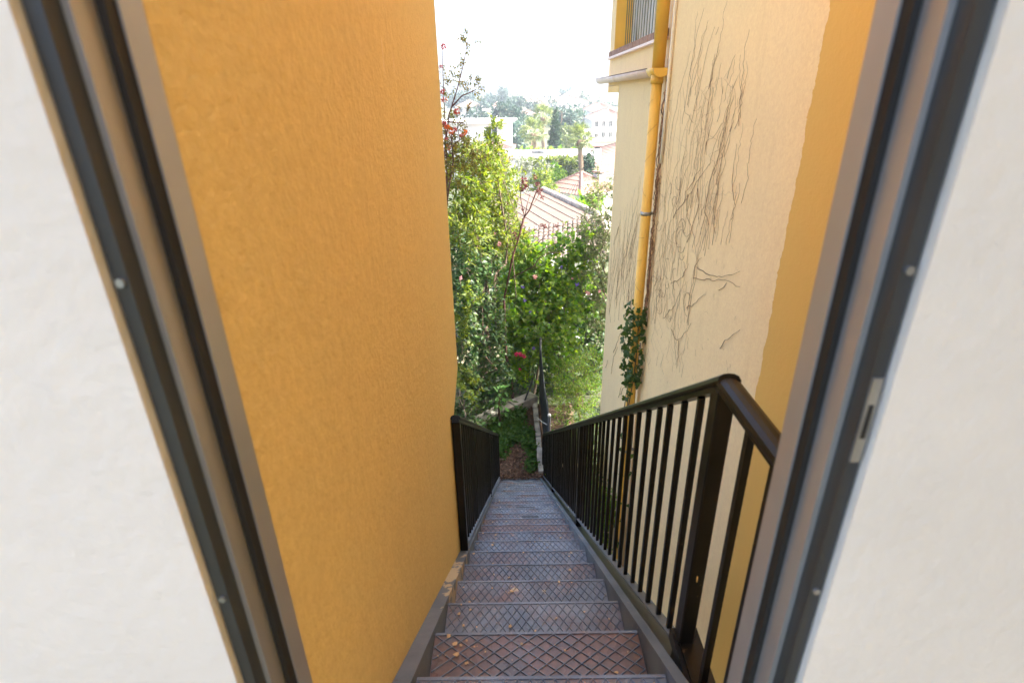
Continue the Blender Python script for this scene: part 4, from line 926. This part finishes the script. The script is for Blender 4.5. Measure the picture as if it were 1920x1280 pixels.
# the near tiled house
nh = thing('tiled_house', (2.2, 22, -8.6), 'nearest white house under a weathered terracotta tile roof behind the bushes', 'house')
RB = at(1124, 407, 20.8); RA = at(1018, 361, 27.0); SC = at(965, 422, 20.2); RA[2] = RB[2] + 0.05; SC[2] = min(SC[2], RB[2] - 0.35)
SD = RA + (SC - RB)
EL = at(955, 500, 18.0); ER = at(1140, 478, 18.7)
EL[2] = ER[2] = -5.15
m = tile_surface(MB(), RB, RA, SD, SC, 0.2, 0.42)
rf = m.build('upper_roof', M_tile, nh)
m = MB(); nd = RA - RB
far = RA + (RA - RB) * 0.02
sl2 = np.array([2.6, 0.9, -1.3])
tile_surface(m, RA, RB, RB + sl2, RA + sl2, 0.24, 0.42); m.build('rear_roof', M_tile, nh)
m = MB()
for i in range(22):
    p = RB + nd * (i / 22.0); q_ = RB + nd * ((i + 0.93) / 22.0); m.tube([p + np.array([0, 0, 0.04]), q_ + np.array([0, 0, 0.065])], [0.13, 0.15], 7)
m.build('ridge_cap', plain('whitewashed_ridge', (0.40, 0.34, 0.29), 0.9, 0.25, 4), rf, True)
# the lower front slope: every barrel tile on its own
lr = bpy.data.objects.new('front_roof', None); col.objects.link(lr); lr.parent = nh; lr.location = Vector((SC + RB) / 2) - wloc(nh)
TL, TR = SC.copy(), RB + (RB - SC) * 0.06
dn = ((EL + ER) / 2 - (TL + TR) / 2); 
def tp(u, v): return (TL + (TR - TL) * u) * (1 - v) + (EL + (ER - EL) * u) * v
nc, nr = 19, 9
nrm = np.cross(TR - TL, EL - TL); nrm /= np.linalg.norm(nrm); nrm = nrm if nrm[2] > 0 else -nrm
n = 6; tw_ = np.linalg.norm(TR - TL) / nc; tlen = np.linalg.norm(dn) / nr
tmb = MB(); arc = [(0.5 * tw_ * 0.99 * math.cos(math.pi * k / n), 0.055 * math.sin(math.pi * k / n)) for k in range(n + 1)]
arc2 = [(x * 1.0, z - 0.016) for x, z in arc]
vv_ = [(x * 0.86, 0, z * 0.85) for x, z in arc] + [(x, 1.12 * tlen, z + 0.02) for x, z in arc] + [(x * 0.86, 0, z * 0.85 - 0.016) for x, z in arc] + [(x, 1.12 * tlen, z + 0.004) for x, z in arc]
k1 = n + 1
tmb.add(vv_, [(i, i + 1, i + 1 + k1, i + k1) for i in range(n)] + [(i + 2 * k1 + 1, i + 2 * k1, i + 3 * k1, i + 3 * k1 + 1) for i in range(n)] + [(i + k1, i + 1 + k1, i + 1 + 3 * k1, i + 3 * k1) for i in range(n)])
tile_me = tmb.mesh('roof_tile', M_tile)
def orient(xa, ya, za): return Matrix((xa, ya, za)).transposed().to_euler()
for c in range(nc):
    for r_ in range(nr):
        u = (c + 0.5) / nc; p = tp(u, r_ / nr); q_ = tp(u, (r_ + 1) / nr); ya = (q_ - p) / np.linalg.norm(q_ - p); xa = np.cross(ya, nrm); xa /= np.linalg.norm(xa); za = np.cross(xa, ya)
        o = link('roof_tile', tile_me, lr, p + nrm * (0.03 + random.uniform(-0.006, 0.008))); o.rotation_euler = orient(Vector(xa), Vector(ya), Vector(za)); o.rotation_euler.z += random.uniform(-0.03, 0.03)
        L_ = np.linalg.norm(q_ - p) / tlen; o.scale = (np.linalg.norm(tp((c + 1) / nc, r_ / nr) - tp(c / nc, r_ / nr)) / tw_, L_, 1)
gut = MB(); gut.add([tp(0, 0), tp(1, 0), tp(1, 1), tp(0, 1)], [(0, 1, 2, 3)]); gut.add([tp(0, 0) - nrm * 0.12, tp(1, 0) - nrm * 0.12, tp(1, 1) - nrm * 0.12, tp(0, 1) - nrm * 0.12], [(3, 2, 1, 0)])
gut.build('under_tiles', plain('dark_under_tile', (0.17, 0.12, 0.10), 0.95, 0.3, 5), nh)
wm = MB(); wy = EL + np.array([0.25, 0.3, -0.12]); wx = ER + np.array([-0.25, 0.3, -0.12])
wm.add([wy, wx, (wx[0], wx[1], -9), (wy[0], wy[1], -9), wy + np.array([0, 6, -0.1]), wx + np.array([0, 6, -0.1]), (wx[0], wx[1] + 6, -9), (wy[0], wy[1] + 6, -9)], [(0, 1, 2, 3), (1, 5, 6, 2), (4, 0, 3, 7), (5, 4, 7, 6), (0, 4, 5, 1)])
wm.build('wall', M_whitef, nh)
wq = at(1018, 498, 18.15); dW = (wx - wy) / np.linalg.norm(wx - wy)
f_ = MB(); f_.obox(wq + dW * 0.18, dW * 0.22, (0, 0.06, 0), (0, 0, 0.38)); f_ = f_.build('window', M_whitef, nh)
p_ = MB(); p_.obox(wq + dW * 0.13 + np.array([0, -0.065, 0]), dW * 0.13, (0, 0.004, 0), (0, 0, 0.33)); p_.build('pane', M_glass, f_)

# second house with the white gable and chimney
o2 = at(1062, 392, 33)
p2 = at(1089, 366, 36)
h2, f2 = house('gabled_house', 'small white house under a pale hipped tile roof behind the tiled house', (p2[0], 36, -8.5), R_(38), 3.1, 3.1, p2[2] + 8.5, 'hip', 1.15, 0.3, wins=[(1.0, 0.8, 0.9, 1.0)], chimney=(2.3, 0.6, 1.0))
# third house at the right, behind the cream wall edge
h3, f3 = house('long_roof_house', 'white house with a broad low terracotta roof and chimney at the right below the flats', (at(1108, 320, 46)[0], 46, -8.4), R_(4), 16, 11, 2.5, 'hip', 2.5, 0.5, wins=[(2, 1.0, 1.1, 1.2), (6, 1.0, 1.1, 1.2)], chimney=(0.9, 3.2, 1.7))
# flat white building with ivy on its garden wall, two skylights
AY = 52
a0 = at(962, 300, AY); 
fl, ff_ = house('flat_roof_building', 'long low white building with a flat roof and two dark skylights behind the ivy wall', (a0[0] - 0.4, AY, -8.3), R_(2), 8.5, 5.0, (at(1000, 296, AY)[2] + 8.3), 'flat', 0, 0.2)
for k, x in enumerate((1003, 1013)):
    p = at(x, 294.5, AY + 1.2); zt_ = at(1000, 296, AY)[2] + 0.225
    s_ = MB().obox((p[0], AY + 1.4, zt_ + 0.14), (0.2, 0.06, 0), (-0.15, 0.5, 0.02), (0, 0, 0.1)); so_ = s_.build('skylight', M_darkf, fl)
def wall_plant(name, label, cat, x0, x1, y_, z0, z1, depth_, mat, dens, L, W, base=None, **kw):
    blobs = []; nx = max(2, int((x1 - x0) / 0.7)); nz = max(2, int((z1 - z0) / 0.7))
    for i in range(nx):
        for k in range(nz): blobs.append(((x0 + (x1 - x0) * (i + 0.5) / nx, y_ + rng.uniform(-0.1, 0.1), z0 + (z1 - z0) * (k + 0.5) / nz), ((x1 - x0) / nx * 0.6, depth_, (z1 - z0) / nz * 0.62)))
    t_ = thing(name, ((x0 + x1) / 2, y_, z0), label, cat)
    V, F, A_, B_ = twig_cloud(blobs, dens, 0.25, 7, L, W, **kw); tri_mesh('foliage', V, F, mat, t_)
    V, F = twigs_mesh(A_, B_, 0.008); tri_mesh('twigs', V, F, M_bark, t_)['kind'] = 'stuff'; return t_
c1 = at(1022, 305, 48); c2 = at(1088, 345, 47)
gw = MB().box((at(972, 300, 48.8)[0], 48.7, -8.6), (c2[0], 49.0, at(1060, 300, 48.8)[2])); gwo = props(gw.build('garden_wall', M_whitef), 'white rendered garden wall mostly hidden under bright ivy', 'wall')
wall_plant('ivy_curtain', 'bright green ivy covering the tall garden wall below the flat roof', 'ivy', c1[0], c2[0], 48.4, at(1050, 347, 48)[2], at(1060, 296, 48)[2], 0.3, ML['lime'], 120, 0.16, 0.12)
wall_plant('ivy_curtain', 'smaller patch of bright ivy on the left part of the garden wall', 'ivy', at(978, 300, 48)[0], at(1020, 300, 48)[0], 48.4, at(1000, 318, 48)[2], at(1000, 300, 48)[2], 0.3, ML['lime'], 110, 0.16, 0.12)
wall_plant('clipped_hedge', 'thin dark clipped hedge running behind the flat white roof', 'hedge', at(960, 284, 58)[0], at(1084, 284, 58)[0], 58, -8, at(1020, 281, 58)[2], 0.6, ML['green'], 30, 0.25, 0.16)
# modern white house at the left
MY = 60; z0 = -8.3; zt_ = at(940, 231, MY)[2]; xr = at(946, 240, MY)[0]
mh, fm_ = house('flat_roofed_house', 'big plain white modern house with overhanging flat roof at the left', (xr - 9, MY, z0), R_(-6), 9, 8, zt_ - z0, 'flat', 0, 0.5, wins=[(7.2, at(930, 258, MY)[2] - z0, 1.1, 1.1)])
an, fa = house('white_annex', 'small white tiled annex with a dark window below the modern white house', (xr - 2.6, MY - 3.2, z0), R_(-6), 3.2, 2.6, at(940, 277, MY - 3)[2] - z0, 'hip', 0.35, 0.25, wins=[(1.0, at(935, 285, MY - 3)[2] - z0 - 0.1, 1.0, 0.45)])
# far hill houses
def far_house(name, label, pxl, pxr, pyt, pyb, Y, roof='hip', rise=1.5, D=9, nw=3, rows=1, rz=0.0, chim=None, group=None, wh=1.3):
    a = at(pxl, pyb, Y); b_2 = at(pxr, pyb, Y); top = at(pxl, pyt, Y)[2]; W = b_2[0] - a[0]; H = top - a[2]; wins = []
    for r_ in range(rows):
        for i in range(nw):
            ww_ = min(1.0, W / nw * 0.42); wins.append((W * (i + 0.5) / nw - ww_ / 2, H * (r_ + 0.35) / rows, ww_, min(wh, H / rows * 0.45)))
    return house(name, label, (a[0], Y, a[2]), rz, W, D, H, roof, rise, 0.5, wins, chim, group)
G = 'white houses on the far hillside'
far_house('hill_house', 'white house with low pale tile roof at the left of the far hill', 858, 899, 201, 216, 150, rise=1.5, nw=3, group=G)
far_house('hill_house', 'white house with pinkish roof in the middle of the hill ridge', 974, 1018, 191, 206, 190, rise=1.9, nw=4, group=G)
far_house('hill_house', 'tall narrow flat topped white house on the hill ridge', 1017, 1032, 178, 196, 215, roof='flat', nw=2, rows=2, group=G)
far_house('hill_house', 'largest hill house, white with a row of tall windows and red tile roof', 1036, 1099, 192, 216, 170, rise=1.9, nw=7, D=12, group=G, wh=2.2)
far_house('hill_house', 'smaller upper storey house with red roof behind the largest hill house', 1056, 1090, 182, 196, 195, rise=2.0, nw=3, group=G)
far_house('hill_house', 'faint house with reddish roof highest on the left ridge by the tower', 985, 1010, 183, 192, 225, rise=1.6, nw=2, group=G)
far_house('hill_house', 'low white flat roofed house above the dark round tree', 908, 931, 208, 222, 130, roof='flat', nw=2, group=G)
far_house('hill_house', 'low white house between the big dark tree and the palms', 972, 1002, 216, 228, 125, rise=0.9, nw=2, group=G)
far_house('hill_house', 'pale tiled house at the top right of the flats', 1100, 1142, 212, 222, 150, rise=1.3, nw=3, group=G)
far_house('hill_house', 'wide white house below the largest hill house', 1084, 1112, 226, 246, 120, rise=0.8, nw=2, group=G)
for lab, l_, r_, yt, yb, Y_, kind, nw_ in (('small white cottage with pink roof between the conifers and the ridge houses', 1000, 1028, 199, 209, 160, 'hip', 3), ('narrow pale house just right of the largest hill house', 1098, 1112, 197, 208, 180, 'hip', 2), ('tiny white house between the left hill house and the conifer', 924, 939, 201, 209, 168, 'hip', 2),
        ('flat white block at the far right end of the skyline', 1128, 1162, 193, 201, 215, 'flat', 5), ('tiny pale house on the skyline right of the conifers', 964, 979, 191, 198, 208, 'hip', 2), ('square white house tucked below the left side of the flats', 1090, 1113, 250, 272, 92, 'flat', 2), ('white house above the flats with a broad pink roof', 1118, 1150, 203, 211, 165, 'hip', 4)):
    far_house('hill_house', lab, l_, r_, yt, yb, Y_, roof=kind, rise=1.2, nw=nw_, group=G)
# the white flats
BYf = 100
bf, ffl = far_house('white_flats', 'white apartment block with balconies and dark windows at the right beyond the palm', 1110, 1175, 224, 285, BYf, rise=1.5, nw=5, rows=3, D=10)
bf2, _ = far_house('white_flats', 'stepped upper floor of white flats with small arched terrace at the right', 1106, 1148, 207, 225, 112, rise=1.2, nw=4, D=10)
for (x0, x1, y_) in ((1110, 1124, 240), (1110, 1124, 249), (1134, 1142, 240)):
    p = at(x0, y_, BYf); q_ = at(x1, y_, BYf)
    bo = MB().box((p[0], BYf - 1.1, p[2] - 0.12), (q_[0], BYf - 0.08, p[2])).build('balcony', M_whitef, bf)
    rl_ = MB()
    for i in range(9): xx = p[0] + (q_[0] - p[0]) * i / 8; rl_.box((xx - 0.02, BYf - 1.08, p[2]), (xx + 0.02, BYf - 1.04, p[2] + 0.9))
    rl_.box((p[0], BYf - 1.09, p[2] + 0.9), (q_[0], BYf - 1.03, p[2] + 0.95)); rl_.build('railing', M_darkf, bo)

# ------------------------------------------------------------------ background trees
def btree(name, label, blobs, Y, mat, dens, L, W, cat='tree', trunk_r=0.15, group=None, base_px=None, **kw):
    c = np.mean([b[0] for b in blobs], 0)
    return plant(name, label, cat, blobs, (c[0], c[1], gz_(c[0], c[1])), mat, M_bark, dens=dens, twig=L * 2.2, nleaf=7, L=L, W=W, trunk_r=trunk_r, tw=False, group=group, **kw)
TG = 'trees on the far slope'
btree('round_tree', 'big round dark blue green tree left of the palms in the valley', [pblob(945, 213, 96, 14, 12), pblob(962, 225, 96, 18, 15), pblob(938, 225, 96, 10, 14), pblob(975, 232, 95, 12, 14), pblob(955, 240, 95, 14, 12)], 96, ML['pine'], 14, 0.5, 0.3, group=TG)
btree('round_tree', 'hazy blue green trees just below the big round dark tree', [pblob(958, 255, 84, 14, 16), pblob(976, 258, 84, 14, 14), pblob(968, 243, 86, 14, 12)], 84, ML['blue'], 14, 0.45, 0.28, group=TG)
btree('round_tree', 'pair of domed blue green trees right of the cypress', [pblob(1057, 222, 92, 11, 14), pblob(1076, 224, 92, 12, 14), pblob(1066, 232, 92, 16, 12)], 92, ML['blue'], 16, 0.45, 0.28, group=TG)
btree('conifer_tree', 'tallest pointed conifer standing up on the hill skyline', [pblob(942, 180, 180, 2.5, 8), pblob(941, 190, 180, 6, 7), pblob(943, 198, 180, 10, 7), pblob(936, 196, 180, 6, 6)], 180, ML['pine'], 12, 0.8, 0.4, group=TG)
btree('conifer_tree', 'low conifer right of the tallest one on the hill skyline', [pblob(961, 188, 185, 2, 5), pblob(962, 195, 185, 7, 5), pblob(969, 192, 185, 4, 4)], 185, ML['pine'], 12, 0.8, 0.4, group=TG)
for lab, bl2, Y in (('long belt of hazy trees at the left end of the skyline', [(862, 190, 14, 8), (884, 189, 14, 6), (850, 192, 10, 10)], 200), ('hazy tree clump behind the left hill house', [(914, 188, 8, 7), (920, 195, 12, 6)], 195), ('dark upright tree right of the left hill house', [(906, 200, 5, 9), (907, 208, 6, 6)], 148), ('band of trees between the ridge houses and the round tree', [(980, 206, 12, 6), (993, 204, 10, 6), (970, 202, 8, 5)], 140),
                    ('small tree on the summit left of the red roof', [(1062, 179, 6, 5), (1056, 184, 5, 5), (1069, 175, 3, 3)], 205), ('round bluish tree at the right end of the ridge', [(1094, 187, 5, 6)], 190), ('dark tree above the flats at the right', [(1104, 199, 5, 5), (1110, 202, 4, 4)], 175), ('pointed small tree above the flats', [(1117, 199, 3, 6)], 178), ('long hazy line of trees at the far right skyline', [(1128, 203, 7, 4), (1142, 205, 9, 4), (1156, 205, 8, 4)], 185), ('small dark tree left of the largest hill house', [(1035, 192, 5, 3)], 165),
                    ('bushes under the left hill house', [(890, 222, 12, 6), (915, 226, 12, 5)], 110), ('bushes below the largest hill house', [(1040, 222, 14, 7), (1090, 224, 8, 6)], 125)):
    btree('round_tree', lab, [pblob(x, y, Y, rx, ry) for x, y, rx, ry in bl2], Y, ML['pine'], 9, 0.7, 0.4, group=TG)
# cypress
CY = 62
btree('cypress', 'tall narrow dark green cypress rising between the palms', [pblob(1041.5, 212 + 0, CY, 1.2, 9, 1.2), pblob(1041, 226, CY, 3.2, 12, 3.2), pblob(1041, 243, CY, 6, 15, 6), pblob(1040, 260, CY, 8.5, 15, 8.5), pblob(1040, 274, CY, 8.5, 11, 8.5)], CY, ML['cyp'], 330, 0.14, 0.07, up=1.6, hollow=0.55)
btree('round_bush', 'yellow green rounded bush right behind the cypress', [pblob(1062, 254, 66, 12, 12), pblob(1076, 256, 66, 11, 12), pblob(1066, 272, 64, 14, 12)], 66, ML['olive'], 40, 0.3, 0.2, cat='bush', trunk_r=0.1)
btree('round_bush', 'dense clipped round green bush in front of the ivy wall', [pblob(1042, 332, 44, 13, 15)], 44, ML['green'], 160, 0.16, 0.1, cat='bush', trunk_r=0.08, hollow=0.7)
btree('round_bush', 'pale green airy bush left of the clipped round bush', [pblob(1018, 338, 36, 16, 18), pblob(1005, 345, 36, 14, 14), pblob(1030, 355, 34, 11, 11)], 36, ML['lime'], 110, 0.16, 0.09, cat='bush', trunk_r=0.08)
btree('olive_tree', 'silver grey olive shrub in front of the ivy covered wall', [pblob(1020, 318, 42, 9, 13), pblob(975, 302, 44, 7, 12), pblob(985, 312, 42, 10, 10)], 42, ML['grey'], 90, 0.18, 0.06, trunk_r=0.07)
btree('pointed_hedge', 'dark green conical cypress hedge beside the long tiled roof', [pblob(1099, 308, 44, 11, 14), pblob(1100, 325, 44, 12, 14)], 44, ML['cyp'], 140, 0.2, 0.1, cat='hedge', up=1.2)
btree('garden_tree', 'leafy green tree behind the lime tree at the left of the valley', [pblob(945, 335, 28, 16, 18), pblob(962, 345, 29, 12, 12), pblob(928, 312, 30, 13, 11), pblob(905, 295, 26, 20, 13)], 30, ML['olive'], 70, 0.17, 0.09, trunk_r=0.12)
btree('garden_bush', 'yellowing bush below the white annex', [pblob(920, 292, 40, 14, 9), pblob(945, 298, 40, 12, 9), pblob(890, 285, 38, 16, 8)], 40, ML['autumn'], 70, 0.2, 0.12, cat='bush', trunk_r=0.08)
btree('garden_bush', 'low green shrubs beside the gabled house wall', [pblob(1068, 388, 26, 12, 8), pblob(1112, 395, 25, 12, 12), pblob(1122, 378, 26, 8, 10)], 26, ML['green'], 120, 0.14, 0.07, cat='bush', trunk_r=0.05)

def fan_frond_mesh(n=15, L=1.0, droop=0.3):
    m = MB(); m.add([(-0.02, 0, 0), (0.02, 0, 0), (0.012, 0.75, -0.02), (-0.012, 0.75, -0.02)], [(0, 1, 2, 3)])
    for i in range(n):
        a = R_(-105 + 210 * i / (n - 1)); l = 0.75 * (1 - 0.25 * abs(a) / 1.8); dx, dy = math.sin(a), math.cos(a); sx_, sy_ = dy, -dx; w_ = 0.035
        b = np.array([0, 0.75, -0.02]); md = b + np.array([dx * l * 0.55, dy * l * 0.55, 0.02]); tp_ = b + np.array([dx * l, dy * l, -droop * l]); s_ = np.array([sx_, sy_, 0])
        m.add([b, md + s_ * w_, tp_, md - s_ * w_, md + np.array([0, 0, 0.03])], [(0, 1, 4), (1, 2, 4), (0, 4, 3), (4, 2, 3)])
    return m.mesh('frond', ML['palm'])
frond_me = fan_frond_mesh(); 
def palm(label, px, py, Y, r_px, base_z=None, n=34, tr=0.22, skirt=8):
    c = at(px, py, Y); r_m = r_px * mpp(Y); bz = gz_(c[0], c[1]) if base_z is None else base_z
    t_ = thing('palm_tree', (c[0], c[1], bz), label, 'palm tree', 'fan palms in the valley')
    m = MB(); k = 14
    m.tube([(c[0] + 0.15 * math.sin(i * 0.3), c[1], bz - 0.2 + (c[2] - bz + 0.2) * i / k) for i in range(k + 1)], [tr * (1.25 - 0.35 * i / k) * (1.06 if i % 2 else 0.96) for i in range(k + 1)], 9); m.build('trunk', M_palmtrunk, t_, True)
    for i in range(n):
        f = i / (n - 1); el = R_(80 - 120 * f) + rng.normal() * 0.12; az = i * 2.4 + rng.normal() * 0.2
        o = link('frond', frond_me, t_, (c[0], c[1], c[2] + 0.1)); s = r_m / 1.35 * rng.uniform(0.8, 1.1); o.scale = (s, s, s); o.rotation_euler = (el, rng.normal() * 0.25, az)
    dead = MB()
    for i in range(skirt * 4):
        a = rng.uniform(0, 6.28); l = rng.uniform(0.3, 0.9) * r_m * 0.6
        dead.add([(c[0] + tr * math.cos(a), c[1] + tr * math.sin(a), c[2]), (c[0] + tr * 1.9 * math.cos(a + 0.3), c[1] + tr * 1.9 * math.sin(a + 0.3), c[2] - l * 0.7), (c[0] + tr * 1.5 * math.cos(a - 0.2), c[1] + tr * 1.5 * math.sin(a - 0.2), c[2] - l)], [(0, 1, 2)])
    dead.build('dead_skirt', plain('dead_frond', (0.28, 0.19, 0.11), 0.9, 0.3, 4), t_)
palm('tall slender fan palm with long bare trunk standing at the right', 1090, 262, 43.5, 27, n=24, tr=0.2)
palm('stout leafy fan palm at the left of the palm group', 1001, 250, 64, 27, n=30, tr=0.3)
palm('hindmost fan palm partly hidden behind the stout palm', 1018, 220, 74, 25, n=28, tr=0.3)
# young date palm by the gabled house: upright feather fronds
yp = thing('young_palm', tuple(np.array(at(1098, 402, 27.5)) * np.array([1, 1, 0]) + np.array([0, 0, gz_(1, 27.5)])), 'young palm with upright bright green fronds in front of the white gabled house', 'palm tree')
pm = MB(); pm.tube([(0, 0.1 * i * i * 0.12, 0.11 * i) for i in range(10)], 0.012, 4)
for i in range(26):
    f = 0.15 + 0.85 * i / 26
    for s in (-1, 1):
        b = np.array([0, 0.012 * (f * 9) ** 2 * 0.1 * 10 * 0.1, 0.99 * f]); l = 0.42 * (1 - 0.6 * abs(f - 0.45)); e = b + np.array([s * l * 0.75, 0.05, l * 0.65]); pm.add([b - np.array([0, 0, 0.02]), e, b + np.array([0, 0, 0.035])], [(0, 1, 2)])
frond2 = pm.mesh('frond', leaf_mat('young_palm_leaf', (0.06, 0.14, 0.02), (0.1, 0.2, 0.03), (0.14, 0.24, 0.05), 0.45))
pc = at(1098, 402, 27.5); fz = pc[2]
MB().tube([(pc[0], pc[1], yp.location.z - 0.2), (pc[0], pc[1], fz)], 0.14, 8).build('trunk', M_palmtrunk, yp)
for i in range(20):
    o = link('frond', frond2, yp, (pc[0], pc[1], fz)); s = rng.uniform(0.85, 1.25); o.scale = (s, s, s); o.rotation_euler = (-rng.uniform(0.1, 1.0), rng.normal() * 0.1, i * 2.4)
